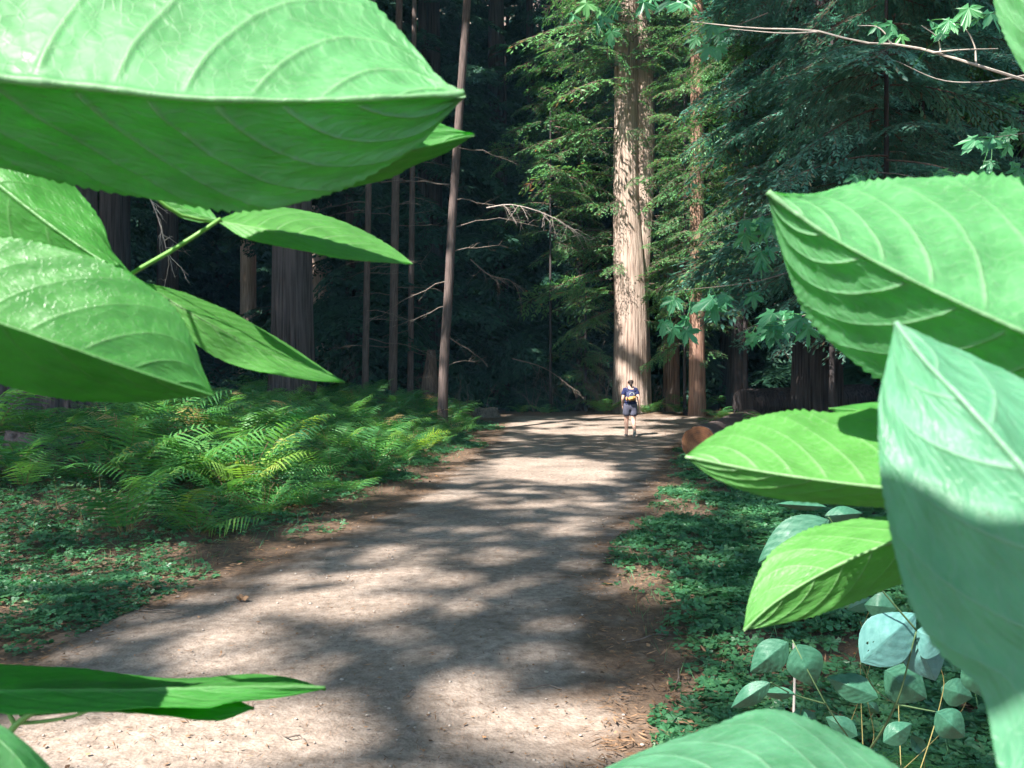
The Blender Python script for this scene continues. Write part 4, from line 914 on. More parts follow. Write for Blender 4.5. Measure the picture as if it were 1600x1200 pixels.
broad_leaf('leaf', [caster_pt(1320, 960, .18), caster_pt(1480, 1000, .18), caster_pt(1640, 1060, .17), caster_pt(1900, 1200, .17)], [caster_pt(1320, 960, .18), caster_pt(1335, 775, .18), caster_pt(1450, 805, .17), caster_pt(1540, 880, .165), caster_pt(1680, 910, .16), caster_pt(1900, 1200, .17)],
           [caster_pt(1320, 960, .18), caster_pt(1400, 1180, .18), caster_pt(1600, 1380, .18), caster_pt(1900, 1200, .17)], 0, 0, 0, M_leaf_dark, t, nv=7, teeth=30, tooth=.02, ns=100, ntt=40, seed=17)
mb = MB(); tube(mb, catmull(np.array([caster_pt(1900, 1150, .17), (.30, -.02, 2.1), (.30, .12, 1.95), tuple(P(1900, -200, .25))]), 16), .0012, 6); mb.build('leaf_stalk', M_petiole, t, True)  # stalk of the unseen shading leaf
broad_leaf('leaf', [(1900, 260), (1780, 150), (1660, 20), (1560, -130)], [(1900, 260), (1850, 0), (1700, -150), (1560, -130)], [(1900, 260), (1760, 250), (1660, 180), (1600, 112), (1568, 50), (1550, -20), (1560, -130)],
           [.24, .25], [.26, .26], [.25, .26], M_leaf, t, nv=7, teeth=44, tooth=.03, seed=15)
t = branch('leafy_branch', 'broad toothed leaf pushing up from below the bottom edge, right of the trail')
broad_leaf('leaf', [(1560, 1420), (1450, 1330), (1320, 1270), (1180, 1235), (1040, 1215), (900, 1225)], [(1560, 1420), (1480, 1270), (1390, 1190), (1330, 1155), (1260, 1122), (1190, 1108), (1120, 1132), (1030, 1164), (955, 1196), (900, 1225)],
           [(1560, 1420), (1400, 1400), (1200, 1330), (1000, 1260), (900, 1225)], [.21, .22, .24], [.25, .29, .28, .24], [.22, .23, .24], M_leaf_pale, t, nv=8, teeth=40, tooth=.03, ns=240, seed=16, vs=1.2)
stalk(t, [(1560, 1420, .21), (1700, 1600, .22), (1790, 1900, .27), (1790, 2200, .32), (1760, 3200, .36), (1700, 5550, .40)], .001, .0026)

# ------------------------------------------------------------------ understory shrub at the lower right
t = thing('understory_shrub', 'small shrub with smooth bluish leaves, one with insect holes, at the lower right', 'shrub', (0, 0, 0))
def sleaf(base, tip, w, y, m=None, seed=0, holes=None, lean=.016, fold=.001, skew=0.):
    b = np.array(base, float); e = np.array(tip, float); d = e - b; nrm = np.array([-d[1], d[0]]) / np.hypot(*d)
    f = [0, .15, .35, .55, .75, .9, 1]; ww = [0, .66, 1.08, 1.08, .72, .32, 0]
    mid = [tuple(b + d * k + nrm * w * .12 * math.sin(k * 3.1) * skew) for k in f]
    e1 = [tuple(b + d * k + nrm * w * (.5) * q) for k, q in zip(f, ww)]; e2 = [tuple(b + d * k - nrm * w * .5 * q) for k, q in zip(f, ww)]
    return broad_leaf('leaf', mid, e1, e2, [y, y - lean * .3, y + lean], [y, y + fold + lean * .5, y + lean], [y, y + fold * .3 + lean * .5, y + lean], m or M_leaf_teal, t, nv=7, teeth=22, tooth=.02, ns=90, ntt=36, seed=seed, holes=holes, vs=.5, under=1, thick=.0003)
for k, a in enumerate([((1345, 1035), (1432, 958), 76, 1.15, M_leaf_sky, 31, [(.18, .25, .022), (.25, .5, .03), (.3, .3, .02)]), ((1480, 1010), (1432, 985), 60, 1.15, M_leaf_sky), ((1428, 985), (1462, 1064), 62, 1.17, M_leaf_sky),
                       ((1232, 1003), (1172, 1050), 46, 1.3), ((1246, 1006), (1272, 1073), 52, 1.3), ((1372, 1090), (1292, 1058), 40, 1.25), ((1382, 1048), (1448, 1092), 58, 1.3),
                       ((1204, 1066), (1142, 1106), 30, 1.2), ((1242, 1084), (1190, 1082), 18, 1.25), ((1462, 1112), (1508, 1152), 44, 1.2), ((1296, 812), (1184, 879), 62, 1.1), ((1292, 792), (1212, 787), 14, 1.12), ((1288, 806), (1348, 802), 24, 1.1),
                       ((1400, 950), (1350, 945), 40, 1.5), ((1470, 1075), (1520, 1090), 40, 1.6), ((1510, 1030), (1540, 1090), 40, 1.5), ((1340, 1150), (1290, 1120), 30, 1.6), ((1380, 1160), (1425, 1130), 34, 1.5)]):
    base, tip, wd, yy = a[:4]; sleaf(base, tip, wd, yy, a[4] if len(a) > 4 else None, a[5] if len(a) > 5 else 40 + k, a[6] if len(a) > 6 else None)
rx_ = random.Random(12)
for k in range(11):
    u0, v0, yy = rx_.uniform(1190, 1540), rx_.uniform(930, 1185), rx_.uniform(1.35, 1.9); a_ = rx_.uniform(0, 6.28); l_ = rx_.uniform(28, 62)
    sleaf((u0, v0), (u0 + math.cos(a_) * l_, v0 + math.sin(a_) * l_ * .8), l_ * rx_.uniform(.4, .7), yy, M_leaf_teal, 60 + k, [(rx_.uniform(.3, .8), rx_.uniform(-.5, .5), .03)] if k % 4 == 0 else None, rx_.uniform(-.03, .05), rx_.uniform(0, .012), rx_.uniform(-1, 1))
    stalk(t, [(u0, v0, yy), (u0 + rx_.uniform(-25, 25), v0 + 60, yy + .03), (1345 + rx_.uniform(-90, 90), 1300, 1.5)], .0006, .0011, 'twig', M_stemf)
gz = lambda u, y: 600 + (CAMZ - h1(bx(u, y), y)) * FPX / y
stalk(t, [(1345, gz(1345, 1.45) + 30, 1.45), (1340, 1200, 1.38), (1290, 1100, 1.3), (1242, 1010, 1.3), (1238, 1000, 1.3)], .0026, .001, 'stem', M_stemd)
stalk(t, [(1340, 1200, 1.38), (1400, 1100, 1.2), (1432, 985, 1.15)], .0022, .001, 'stem', M_stemd)
stalk(t, [(1400, 1100, 1.2), (1370, 1080, 1.22), (1344, 1036, 1.15)], .0014, .0008, 'twig', M_stemd)
stalk(t, [(1290, 1100, 1.3), (1240, 1085, 1.26), (1204, 1066, 1.2)], .0014, .0008, 'twig', M_stemd)
stalk(t, [(1400, 1100, 1.2), (1440, 1108, 1.2), (1462, 1112, 1.2)], .0014, .0008, 'twig', M_stemd)
stalk(t, [(1432, 985, 1.15), (1360, 900, 1.12), (1292, 804, 1.1)], .0014, .0008, 'twig', M_stemd)
t = thing('dry_stalk', 'single pale dry stalk standing upright among the lower right shrub leaves', 'stalk', (0, 0, 0))
stalk(t, [(1239, gz(1239, 1.6) + 10, 1.6), (1240, 1110, 1.6), (1242, 1050, 1.6), (1240, 1005, 1.6)], .0032, .0024, 'stalk', plain('bleached_stalk', (.40, .37, .33), .8))
# seedlings on the left bank
def seedling(u, y, h, lab, gname='upright leafy seedlings at the lower left bank', seed=0):
    g = np.random.default_rng(seed); x = bx(u, y); t = thing('seedling', lab, 'plant', (x, y, h1(x, y)), 0, gname)
    sm = MB(); q = np.linspace(0, 1, 6); ax = np.stack([.05 * np.sin(q * 2 + seed), .03 * q, h * q], 1); tube(sm, ax, .004 * (1.2 - q), 5); sm.build('stem', M_stemf, t)
    xs_, ys_, zs = [], [], []
    B = []; D = []; U = []; L_ = []
    for k in range(14):
        f = .25 + .75 * k / 13; p = [np.interp(f, q, ax[:, c]) for c in range(3)]; a = k * 2.4; d = unit(np.array([math.cos(a), math.sin(a), g.uniform(-.1, .5)])); B.append(np.array(p) + d * .02); D.append(d); U.append([0, 0, 1.]); L_.append(g.uniform(.05, .09) * (1.2 - .5 * f))
    L_ = np.array(L_); V, F = quads_leaf(np.array(B), np.array(D), np.array(U), L_, L_ * .75, .12); link('leaves', mesh('leaves', V, [F], np.full(len(V), .75)), M_cover, t)
seedling(80, 8.3, .42, 'leafy seedling with pale round leaves at the lower left', seed=1); seedling(122, 8.0, .5, 'taller leafy seedling on the left bank beside dry leaves', seed=2)
seedling(160, 8.6, .62, 'tallest thin seedling on the left bank below the log', seed=3); seedling(60, 7.6, .3, 'short leafy seedling near the left edge of the photo', seed=4)

# ------------------------------------------------------------------ bigleaf maple twigs
def maple_outline():
    pts = []
    lob = [(90, 1.0, 9), (40, .86, 8), (140, .86, 8), (-8, .55, 6), (188, .55, 6)]
    for k, (a, r, wd) in enumerate(sorted(lob)):
        pts += [(a - wd * 1.9, r * .62), (a - wd * 1.15, r * .80), (a - wd * .75, r * .74), (a, r), (a + wd * .75, r * .74), (a + wd * 1.15, r * .80), (a + wd * 1.9, r * .62)]
        if k < 4: nx_ = sorted(lob)[k + 1]; pts.append(((a + nx_[0]) / 2, .34))
    pts = [(-75, .22)] + pts + [(255, .22)]
    return np.array([(math.cos(R(a)) * r, math.sin(R(a)) * r) for a, r in pts])
MO = maple_outline()
def maple_leaves(points, g):
    """points: (pos, dirv, up, size)"""
    V = []; F = []; Rn = []; n = 0; k = len(MO)
    for p, d, u, s in points:
        d = unit(np.array(d, float)); sd = unit(np.cross(d, u)); nn = np.cross(sd, d); rn = np.clip(g.normal(.5, .18), 0, 1)
        r2 = np.hypot(MO[:, 0], MO[:, 1]); z = -.22 * r2 ** 2 + .08 * np.cos(np.arctan2(MO[:, 1], MO[:, 0]) * 5)
        W = p + s * (MO[:, :1] * sd + MO[:, 1:] * d + z[:, None] * nn); V.append(np.concatenate([[p], W])); i = np.arange(1, k)
        F.append(np.stack([np.full(k - 1, 0), i, i + 1], 1) + n); n += k + 1; Rn.append(np.full(k + 1, rn))
    return np.concatenate(V), np.concatenate(F), np.concatenate(Rn)
def maple(label, twigs, leaves, seed, rad=.006, mt=None):
    """twigs: list of [(u,v,y)...]; leaves: (u,v,y,size_m,angle) angle = direction of the middle lobe in the picture plane"""
    g = np.random.default_rng(seed); t = thing('maple_branch', label, 'branch', (0, 0, 0))
    mb = MB(); allq = []
    for k, tw in enumerate(twigs):
        q = catmull(np.array([P(*p)[:] for p in tw]), 16); tube(mb, q, np.linspace(rad, rad * .25, 16) * (1 if k == 0 else .55), 6); allq.append(q)
    pts = []; pm = MB()
    for (u, v, y, s, a) in leaves:
        p = np.array(P(u, v, y)); d = np.array([math.cos(R(a)), g.uniform(-.5, .1), math.sin(R(a)) - .1]); up = unit(np.array([g.normal(0, .3), -.55, .8]))
        pts.append((p, d, up, s)); aq = np.concatenate(allq); q = aq[np.argmin(((aq - p) ** 2).sum(1) + g.random(len(aq)) * .01)]; tube(pm, catmull(np.array([p, (p * .6 + q * .4) + [g.normal(0, s * .15), 0, s * .05], q]), 6), .0018, 4, .9)
    mb.build('twigs', mt or M_twig, t); V, F, r = maple_leaves(pts, g); pm.add(V, F, r); pm.build('leaves', M_maple, t); return t
def cluster(c, n, y, s, g, du=60, dv=30, a0=-90, sp=70):
    return [(c[0] + g.uniform(-du, du), c[1] + g.uniform(-dv, dv), y * g.uniform(.94, 1.06), s * g.uniform(.7, 1.15), a0 + g.uniform(-sp, sp)) for _ in range(n)]
g = np.random.default_rng(21)
maple('long bare pale twig slanting down across the upper right corner', [[(1680, 150, 4.6), (1600, 125, 4.6), (1520, 100, 4.6), (1420, 72, 4.7), (1345, 66, 4.7), (1275, 48, 4.8), (1180, 44, 4.9), (1080, 34, 5)],
      [(1280, 50, 4.8), (1225, 52, 4.8), (1140, 45, 4.9)], [(1392, 68, 4.7), (1385, 55, 4.7), (1370, 42, 4.7), (1340, 40, 4.7)], [(1470, 86, 4.65), (1465, 60, 4.65), (1440, 40, 4.6)],
      [(1460, 82, 4.65), (1500, 78, 4.6), (1560, 76, 4.6)], [(1600, 118, 4.6), (1540, 128, 4.6), (1470, 125, 4.6), (1400, 95, 4.6)], [(1525, 100, 4.6), (1522, 70, 4.6), (1500, 30, 4.6)]],
      cluster((1490, 25), 7, 4.6, .12, g, 60, 22) + cluster((1400, 45), 4, 4.7, .10, g, 30, 12) + cluster((1480, 45), 3, 4.6, .08, g, 20, 10), 1, .010, M_palebr)
maple('sunlit maple leaves hanging from the top edge above the pale redwood', [[(1100, -40, 5), (1050, -10, 5), (980, -25, 5)]], cluster((1035, 0), 5, 5, .12, g, 40, 8) + cluster((925, 20), 6, 5.2, .13, g, 30, 18) + [(955, 50, 5, .12, -95)], 2)
maple('maple leaves hanging in shade above the far end of the cut log', [[(1250, 420, 7), (1180, 440, 7), (1100, 450, 7.1), (1040, 455, 7.2)]],
      cluster((1080, 470), 6, 7.2, .20, g, 40, 14) + cluster((1150, 462), 4, 7, .17, g, 35, 8) + cluster((1060, 505), 4, 7.2, .17, g, 30, 12), 3)
maple('maple leaves below the tip of the large upper right leaf', [[(1300, 480, 6), (1230, 500, 6), (1180, 510, 6)]], cluster((1225, 500), 6, 6, .17, g, 40, 20) + cluster((1190, 530), 4, 6.2, .15, g, 22, 18) + [(1262, 512, 5, .15, -80), (1250, 498, 5, .15, -150)], 4)
maple('drooping maple leaves left of the large upper right leaf', [[(1250, 320, 7), (1200, 335, 7), (1160, 345, 7)]], cluster((1190, 350), 7, 7, .18, g, 30, 18) + cluster((1190, 400), 4, 7.2, .16, g, 15, 16), 5)
maple('maple leaves at the right edge below the bare twig', [[(1680, 190, 5), (1620, 205, 5), (1550, 215, 5)]], cluster((1560, 215), 6, 5, .13, g, 35, 14) + cluster((1560, 260), 4, 5.2, .10, g, 40, 10), 6)
maple('small maple leaves peeping over the large upper right leaf', [[(1480, 300, 6), (1420, 275, 6), (1350, 268, 6)]], cluster((1350, 272), 4, 6, .10, g, 18, 8) + cluster((1470, 268), 4, 6, .10, g, 26, 6), 7)
maple('maple leaves in shade at the top right of the pale redwood', [[(1200, 20, 8), (1130, 50, 8), (1070, 90, 8)]], cluster((1120, 60), 7, 8, .17, g, 40, 22), 8)

# ------------------------------------------------------------------ logs, stump
def log_mesh(name, a, b, r0, r1, seed, n=48, nz=40, rough=.07):
    a = np.array(a); b = np.array(b); p = a + (b - a) * np.linspace(0, 1, nz)[:, None]; ax = unit(b - a); s1 = unit(np.cross(ax, [0, 0, 1])); s2 = np.cross(s1, ax)
    A, Z = np.meshgrid(np.linspace(0, 2 * np.pi, n, endpoint=False), np.linspace(0, 1, nz)); ln = np.linalg.norm(b - a)
    r = (r0 + (r1 - r0) * Z) * (1 + rough * 2 * (fbm(np.cos(A) * 4 + seed, np.sin(A) * 4 + Z * ln * .5, seed, 4) - .5))
    V = p[:, None, :] + r[..., None] * (np.cos(A)[..., None] * s1 + np.sin(A)[..., None] * s2); V = V.reshape(-1, 3)
    i, j = np.meshgrid(np.arange(n), np.arange(nz - 1)); i = i.ravel(); j = j.ravel(); Q = np.stack([j * n + i, j * n + (i + 1) % n, (j + 1) * n + (i + 1) % n, (j + 1) * n + i], 1); return V, Q, n, nz, ax
def wood_end_mat():
    m, t, out = mat('cut_wood_end'); L = t.links.new; tc = N(t, 'ShaderNodeTexCoord'); no = N(t, 'ShaderNodeTexNoise', i_Scale=6.0, i_Detail=5.0); L(tc.outputs['Object'], no.inputs['Vector'])
    ln = N(t, 'ShaderNodeVectorMath', operation='LENGTH'); L(tc.outputs['Object'], ln.inputs[0])
    k = N(t, 'ShaderNodeMath', operation='MULTIPLY_ADD'); L(ln.outputs['Value'], k.inputs[0]); k.inputs[1].default_value = 150; L(no.outputs[0], k.inputs[2])
    s = N(t, 'ShaderNodeMath', operation='SINE'); L(k.outputs[0], s.inputs[0]); mmx = N(t, 'ShaderNodeMath', operation='MULTIPLY_ADD'); L(s.outputs[0], mmx.inputs[0]); mmx.inputs[1].default_value = .05; L(no.outputs[0], mmx.inputs[2])
    cr = ramp(t, [(.25, (.05, .022, .012)), (.5, (.20, .075, .03)), (.75, (.32, .15, .07))], mmx.outputs[0]); pb = N(t, 'ShaderNodeBsdfPrincipled', i_Roughness=.8); L(cr.outputs[0], pb.inputs['Base Color']); L(pb.outputs[0], out.inputs[0]); return m
M_end = wood_end_mat()
def log(label, a, b, r0, r1, seed, m, endm=None):
    a = np.array(a, float); b = np.array(b, float); t = thing('fallen_log', label, 'log', tuple(a)); V, Q, n, nz, ax = log_mesh('bark', a * 0, b - a, r0, r1, seed)
    link('bark', mesh('bark', V, [Q], smooth=True), m, t)
    for nm, ring, c in (('cut_end', V[:n], np.zeros(3)), ('far_end', V[-n:], b - a)):
        W = [c + (ring - c) * f + (ax * (.004 if nm == 'cut_end' else -.004)) * 0 for f in (1, .66, .33)]; W = np.concatenate(W + [[c]]); k = np.arange(n)
        Q1 = np.concatenate([np.stack([o * n + k, (o + 1) * n + k, (o + 1) * n + (k + 1) % n, o * n + (k + 1) % n], 1) for o in (0, 1)]); T = np.stack([2 * n + k, np.full(n, 3 * n), 2 * n + (k + 1) % n], 1)
        o = link(nm, mesh(nm, W - c, [Q1, T]), endm or m, t); o.location = tuple(c)
r = .37; yl = 17.0
log('cut log with an orange-brown sawn end beside the trail, right of the walking person', (bx(1092, yl), yl, h1(bx(1092, yl), yl) + r - .05), (bx(1172, 23.5) , 23.5, h1(bx(1172, 23.5), 23.5) + r + .02), r, .42, 5, M_bark_thin, M_end)
log('big dark fallen log lying in deep shade at the right behind the cut log', (bx(1160, 24), 24, .95), (bx(1480, 27), 27, 1.25), .50, .46, 6, M_bark_shade)
zz = h1(bx(60, 10.6), 10.6)
log('fallen dark log half hidden by ferns at the left edge', (bx(6, 10.6), 10.6, zz + .16), (bx(165, 11.2), 11.2, h1(bx(165, 11.2), 11.2) + .05), .15, .13, 7, M_bark_dark, M_twig)
t = thing('tree_stump', 'low weathered grey stump behind the far left trail edge', 'stump', (bx(760, 30), 30, h1(bx(760, 30), 30) - .05))
V, Q, T = trunk_mesh('stump', [(0, 0, 0), (0, 0, .16), (.02, 0, .34)], [.42, .38, .33], 40, 14, .12, .35, 77); V[-41:-1, 2] += .1 * fbm(np.cos(np.linspace(0, 6.28, 40)) * 2, np.sin(np.linspace(0, 6.28, 40)) * 2, 3)
link('trunk', mesh('stump', V, [Q, T], smooth=True), bark_mat('weathered_wood', (.035, .03, .026), (.08, .07, .06), (.16, .14, .12), 2), t)
t = thing('tree_stump', 'broken reddish stump snag behind the leaning slender tree', 'stump', (bx(672, 31), 31, h1(bx(672, 31), 31) - .05))
V, Q, T = trunk_mesh('stump', [(0, 0, 0), (0, 0, 1.0), (.05, 0, 2.2)], [.3, .26, .14], 30, 24, .15, .3, 78); link('trunk', mesh('stump', V, [Q, T], smooth=True), M_bark_mid, t)

# dry brush: bare bushes at the foot of the pale redwood and dead boughs under the trees
def brush(u, y, h, w, n, lab, seed):
    g = np.random.default_rng(seed); x = bx(u, y); mb = MB()
    for k in range(n):
        r0 = (g.uniform(-w, w) * .5, g.uniform(-w, w) * .3, 0); dead_twigs(mb, r0, (g.normal(0, .5), g.normal(0, .3), 1), h * g.uniform(.5, 1), seed * 100 + k, .009, 6, .25)
    o = mb.build('dry_bush', M_twig); o.location = (x, y, h1(x, y)); tag(o, lab, 'bush')
brush(945, 32.4, 3.4, 1.3, 26, 'tangle of bare pale twigs at the left foot of the pale redwood', 3)
brush(1024, 33.6, 2.4, .6, 12, 'bare pale twigs just right of the pale redwood foot', 4)
brush(720, 27, 2.6, 1.5, 12, 'sparse bare bush in shade right of the leaning tree', 5)
brush(520, 30, 2.6, 2.5, 16, 'bare dark bush between the broad trunk and the thin trunks', 6)
brush(860, 34, 2.8, 2.5, 16, 'bare arching twigs in the dark behind the trail bend', 7)
def dead_bough(pts, lab, seed, nsub=16, m=None):
    g = np.random.default_rng(seed); q = catmull(np.array([P(*p)[:] for p in pts]), 14); mb = MB(); tube(mb, q, np.linspace(.022, .006, 14), 5)
    for k in range(nsub):
        p = q[g.integers(2, 14)]; dead_twigs(mb, p, (g.normal(.5, .5), g.normal(0, .4), g.normal(-.5, .4)), g.uniform(.2, .7), seed * 40 + k, .008, 4, .3)
    tag(mb.build('dead_bough', M_palebr if seed in (1, 4) else M_twig), lab, 'branch')
dead_bough([(760, 325, 23), (800, 320, 23), (860, 338, 23), (920, 375, 23)], 'pale dead hanging bough between the leaning tree and the pale redwood', 1, 26)
dead_bough([(735, 405, 26), (765, 430, 26), (800, 440, 26), (815, 470, 26)], 'dead bough drooping in shade left of the trail bend', 2)
dead_bough([(200, 250, 15), (230, 300, 15), (250, 350, 15), (262, 400, 15)], 'dead hanging twigs seen in the gap between the big left leaves', 4, 14)
dead_bough([(800, 560, 30), (850, 575, 30), (900, 610, 29.5)], 'dead twig sweeping down to the far trail bend', 5, 10)

# ------------------------------------------------------------------ the walking person (seen from behind)
def skin(name, verts, edges, rad, m, parent, sub=2, root=0):
    me = bpy.data.meshes.new(name); me.from_pydata([tuple(v) for v in verts], edges, []); o = bpy.data.objects.new('tmp', me); C.objects.link(o)
    sk = o.modifiers.new('s', 'SKIN'); sk.use_smooth_shade = True
    for k, r in enumerate(rad):
        me.skin_vertices[0].data[k].radius = (r, r) if np.isscalar(r) else r
        me.skin_vertices[0].data[k].use_root = (k == root)
    ss = o.modifiers.new('u', 'SUBSURF'); ss.levels = sub; ss.render_levels = sub
    dg = bpy.context.evaluated_depsgraph_get(); new = bpy.data.meshes.new_from_object(o.evaluated_get(dg)); new.name = name
    bpy.data.objects.remove(o); new.materials.clear(); new.polygons.foreach_set('use_smooth', [True] * len(new.polygons)); return link(name, new, m, parent)
M_skin = plain('skin', (.56, .34, .26), .55, .4, .06, 10); M_hair = plain('dark_hair', (.035, .022, .018), .6, .4, .3, 60)
M_shirt = plain('navy_shirt', (.016, .022, .075), .85, .2, .15, 30, .2); M_short = plain('grey_shorts', (.085, .085, .12), .85, .2, .15, 30, .2)
M_pack = plain('dark_pack', (.04, .045, .10), .7, .3, .2, 30); M_or = plain('orange_pack_panel', (.50, .27, .09), .7, .3, .5, 22); M_strap = plain('pale_cord', (.45, .5, .5), .7)
M_shoe = plain('grey_shoe', (.14, .15, .17), .7, .3, .3, 30); M_sole = plain('pale_sole', (.42, .44, .40), .8)
px, py = bx(985, 23.5), 23.5
per = thing('person', 'person in a navy shirt, grey shorts and small orange-patterned backpack walking away along the trail', 'person', (px, py, h1(px, py) + .012), R(3))
# facing +Y; left = -X. left leg carries, right leg trails with the heel lifted
J = {'pel': (0, 0, .93), 'wai': (0, .01, 1.08), 'che': (0, .02, 1.26), 'sho': (0, .02, 1.38), 'nec': (0, .03, 1.45), 'hd0': (0, .045, 1.52), 'hd1': (0, .055, 1.60), 'hd2': (0, .05, 1.655),
     'hl': (-.085, 0, .88), 'kl': (-.10, .10, .49), 'al': (-.105, .06, .10), 'bl': (-.108, .12, .045), 'tl': (-.11, .20, .035), 'ell': (-.105, .01, .045),
     'hr': (.085, 0, .88), 'kr': (.085, .02, .47), 'ar': (.07, -.27, .18), 'br': (.07, -.21, .08), 'tr': (.072, -.14, .035),
     'sl': (-.165, .02, 1.37), 'el': (-.225, .0, 1.10), 'wl': (-.20, .15, .95), 'pl': (-.195, .19, .92), 'sr': (.165, .02, 1.37), 'er': (.235, -.07, 1.11), 'wr': (.265, -.02, .88), 'pr': (.268, -.005, .81)}
rd = {'pel': (.165, .12), 'wai': (.145, .11), 'che': (.16, .11), 'sho': (.10, .075), 'nec': .055, 'hd0': (.075, .09), 'hd1': (.09, .105), 'hd2': (.07, .085), 'hl': .115, 'kl': .072, 'al': .046, 'bl': .034, 'tl': .028, 'ell': .03,
      'hr': .115, 'kr': .072, 'ar': .046, 'br': .034, 'tr': .028, 'sl': .062, 'el': .047, 'wl': .032, 'pl': (.018, .034), 'sr': .062, 'er': .047, 'wr': .032, 'pr': (.018, .034)}
ed = [('pel', 'wai'), ('wai', 'che'), ('che', 'sho'), ('sho', 'nec'), ('nec', 'hd0'), ('hd0', 'hd1'), ('hd1', 'hd2'), ('pel', 'hl'), ('hl', 'kl'), ('kl', 'al'), ('al', 'bl'), ('bl', 'tl'), ('al', 'ell'),
      ('pel', 'hr'), ('hr', 'kr'), ('kr', 'ar'), ('ar', 'br'), ('br', 'tr'), ('sho', 'sl'), ('sl', 'el'), ('el', 'wl'), ('wl', 'pl'), ('sho', 'sr'), ('sr', 'er'), ('er', 'wr'), ('wr', 'pr')]
ks = list(J); vs_ = [list(J[k]) for k in ks]; es = [(ks.index(a), ks.index(b)) for a, b in ed]; rs = [rd[k] for k in ks]
def addv(p, r, par): vs_.append(list(p)); rs.append(r); es.append((par, len(vs_) - 1)); return len(vs_) - 1
for hand, sgn in (('pl', -1), ('pr', 1)):
    h0 = J[hand]; b_ = ks.index(hand)
    for k in range(4):
        off = (k - 1.5) * .017; ln = (.062, .072, .068, .052)[k]
        a_ = addv((h0[0] + .004 * sgn, h0[1] + off, h0[2] - .05), .0085, b_); c_ = addv((h0[0], h0[1] + off * 1.05 + .008, h0[2] - .05 - ln * .5), .008, a_); addv((h0[0] - .008 * sgn, h0[1] + off + .014, h0[2] - .05 - ln), .007, c_)
    a_ = addv((h0[0] - .004 * sgn, h0[1] + .042, h0[2] - .01), .010, b_); addv((h0[0] - .012 * sgn, h0[1] + .055, h0[2] - .055), .008, a_)
# nose and ears
hi = ks.index('hd1'); addv((0, .155, 1.575), .012, hi); addv((-.082, .05, 1.58), .014, hi); addv((.082, .05, 1.58), .014, hi)
skin('body', vs_, es, rs, M_skin, per)
for sx in (-1, 1):
    mb = MB(); ico = bmesh.new(); bmesh.ops.create_icosphere(ico, subdivisions=2, radius=.012); mb.add(np.array([v.co[:] for v in ico.verts]) + [sx * .032, .132, 1.60], np.array([[v.index for v in f.verts] for f in ico.faces])); ico.free(); mb.build('eye', M_hair, per, True)
mb = MB(); q = np.linspace(-.025, .025, 5); tube(mb, np.stack([q, .134 - q ** 2 * 6, np.full(5, 1.535)], 1), .005, 5); mb.build('mouth', plain('lips', (.45, .16, .14)), per, True)
skin('shirt', [(0, -.002, .86), (0, 0, 1.00), (0, .008, 1.10), (0, .02, 1.26), (0, .02, 1.375), (0, .026, 1.42), (-.165, .02, 1.375), (-.215, .008, 1.19), (.165, .02, 1.375), (.220, -.03, 1.19)],
     [(0, 1), (1, 2), (2, 3), (3, 4), (4, 5), (4, 6), (6, 7), (4, 8), (8, 9)], [(.200, .150), (.188, .145), (.172, .130), (.185, .135), (.130, .10), (.066, .065), .070, .078, .070, .078], M_shirt, per, 2, 2)
skin('shorts', [(0, 0, 1.07), (0, 0, .92), (-.095, .005, .84), (-.105, .06, .58), (.095, .005, .84), (.098, .01, .57)], [(0, 1), (1, 2), (2, 3), (1, 4), (4, 5)], [(.19, .14), (.215, .16), .135, .125, .135, .125], M_short, per, 2, 1)
skin('hair', [(0, .035, 1.635), (0, .0, 1.58), (0, -.02, 1.52), (0, -.07, 1.59), (0, -.07, 1.47)], [(0, 1), (1, 2), (1, 3), (3, 4)], [(.105, .11), (.11, .10), (.085, .06), .05, .04], M_hair, per, 2, 1)
for nm, a0, a1, a2, sx in (('shoe', J['ell'], J['bl'], J['tl'], 0), ('shoe', (.07, -.295, .15), J['br'], J['tr'], 0)):
    o = skin(nm, [a0, a1, a2], [(0, 1), (1, 2)], [(.045, .045), (.046, .04), (.036, .03)], M_shoe, per, 2)
mb = MB(); c = np.array([.07, -.29, .10]); V_ = []
for dz in (0, 1):
    for k in range(16):
        a = k / 16 * 2 * math.pi; f = math.sin(a); V_.append((.07 + .043 * math.cos(a) * (1 + .15 * f), -.262 - .05 * dz * .35 + .105 * -f * .62, .098 + .105 * f * .80 - .012 * dz))
k = np.arange(16); mb.add(V_, np.stack([k, (k + 1) % 16, (k + 1) % 16 + 16, k + 16], 1)); V_ = np.array(V_)
mb.add(np.concatenate([V_[16:], [V_[16:].mean(0)]]), np.stack([np.full(16, 16), k, (k + 1) % 16], 1)); mb.add(np.concatenate([V_[:16], [V_[:16].mean(0)]]), np.stack([np.full(16, 16), (k + 1) % 16, k], 1)); mb.build('shoe_sole', M_sole, per)
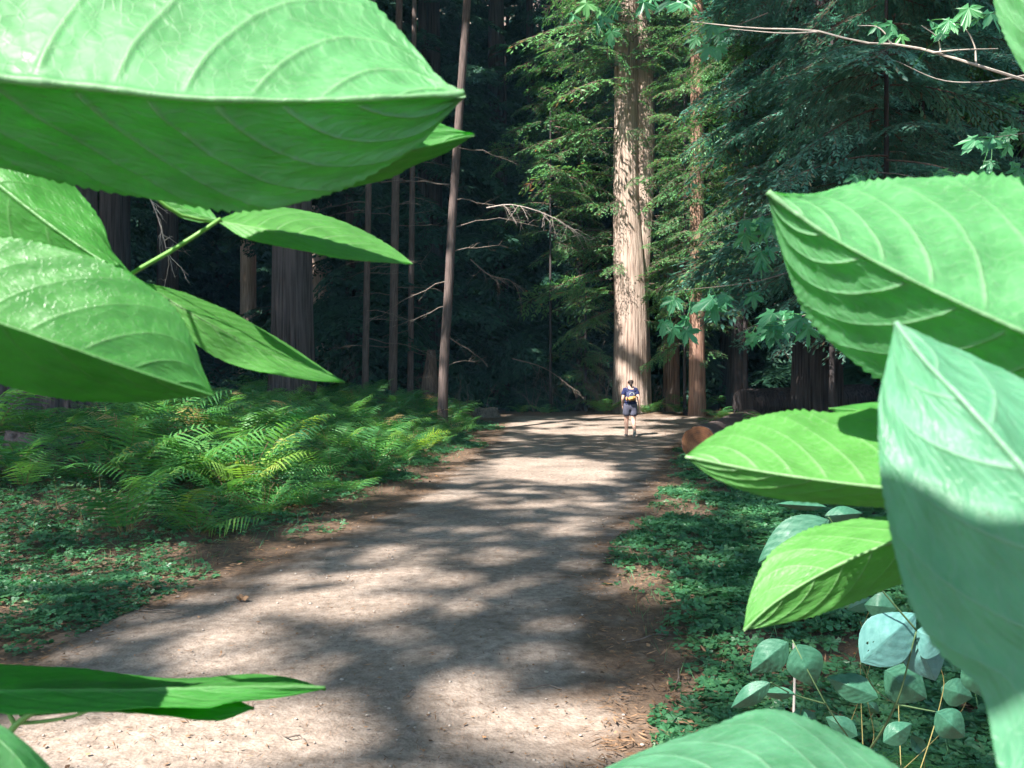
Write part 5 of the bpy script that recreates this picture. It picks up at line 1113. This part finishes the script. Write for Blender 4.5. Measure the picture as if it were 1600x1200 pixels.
def rbox(name, c, s, m, bev=.03, rot=(0, 0, 0)):
    bm = bmesh.new(); bmesh.ops.create_cube(bm, size=1); bmesh.ops.scale(bm, vec=s, verts=bm.verts); bmesh.ops.bevel(bm, geom=bm.edges[:], offset=bev, segments=4, affect='EDGES')
    bmesh.ops.rotate(bm, matrix=Matrix.Rotation(rot[0], 3, 'X') @ Matrix.Rotation(rot[1], 3, 'Y'), verts=bm.verts); bmesh.ops.translate(bm, vec=c, verts=bm.verts)
    me = bpy.data.meshes.new(name); bm.to_mesh(me); bm.free(); me.polygons.foreach_set('use_smooth', [True] * len(me.polygons)); return link(name, me, m, per)
# the pack is worn, a thing of its own
pk = thing('backpack', 'small dark backpack with orange patches worn on the walking person', 'backpack', (px, py, h1(px, py) + .012), R(3))
def reparent(o): o.parent = pk; return o
reparent(rbox('pack_body', (-.01, -.175, 1.18), (.27, .11, .32), M_pack, .04)); reparent(rbox('front_pocket', (.0, -.232, 1.115), (.22, .05, .13), M_or, .022, (0, R(-10)))); reparent(rbox('side_pocket', (-.145, -.175, 1.10), (.045, .09, .14), M_or, .018))
mb = MB(); a = np.linspace(0, math.pi, 12); tube(mb, np.stack([.07 * np.cos(a), np.full(12, -.232), 1.20 + .09 * np.sin(a)], 1), .008, 6); reparent(mb.build('cord', M_strap, per, True))
for sx in (-1, 1):
    mb = MB(); tube(mb, catmull(np.array([(sx * .09, -.10, 1.30), (sx * .095, -.05, 1.445), (sx * .10, .06, 1.44), (sx * .115, .145, 1.30), (sx * .12, .12, 1.10), (sx * .11, -.08, 1.06)]), 24), .014, 6); reparent(mb.build('strap', M_pack, per, True))

# thin bluish haze, added to tint the dark forest teal
bm = bmesh.new(); bmesh.ops.create_cube(bm, size=1); me = bpy.data.meshes.new('haze'); bm.to_mesh(me); bm.free()
m, t_, out = mat('haze_air'); pv = N(t_, 'ShaderNodeVolumePrincipled'); pv.inputs['Density'].default_value = .0006; pv.inputs['Color'].default_value = (.35, .75, 1, 1); t_.links.new(pv.outputs[0], out.inputs['Volume'])
o = link('haze', me, m); o.scale = (340, 230, 130); o.location = (0, 70, 60); tag(o, 'thin bluish haze added to tint the dark forest', 'haze', kind='stuff')
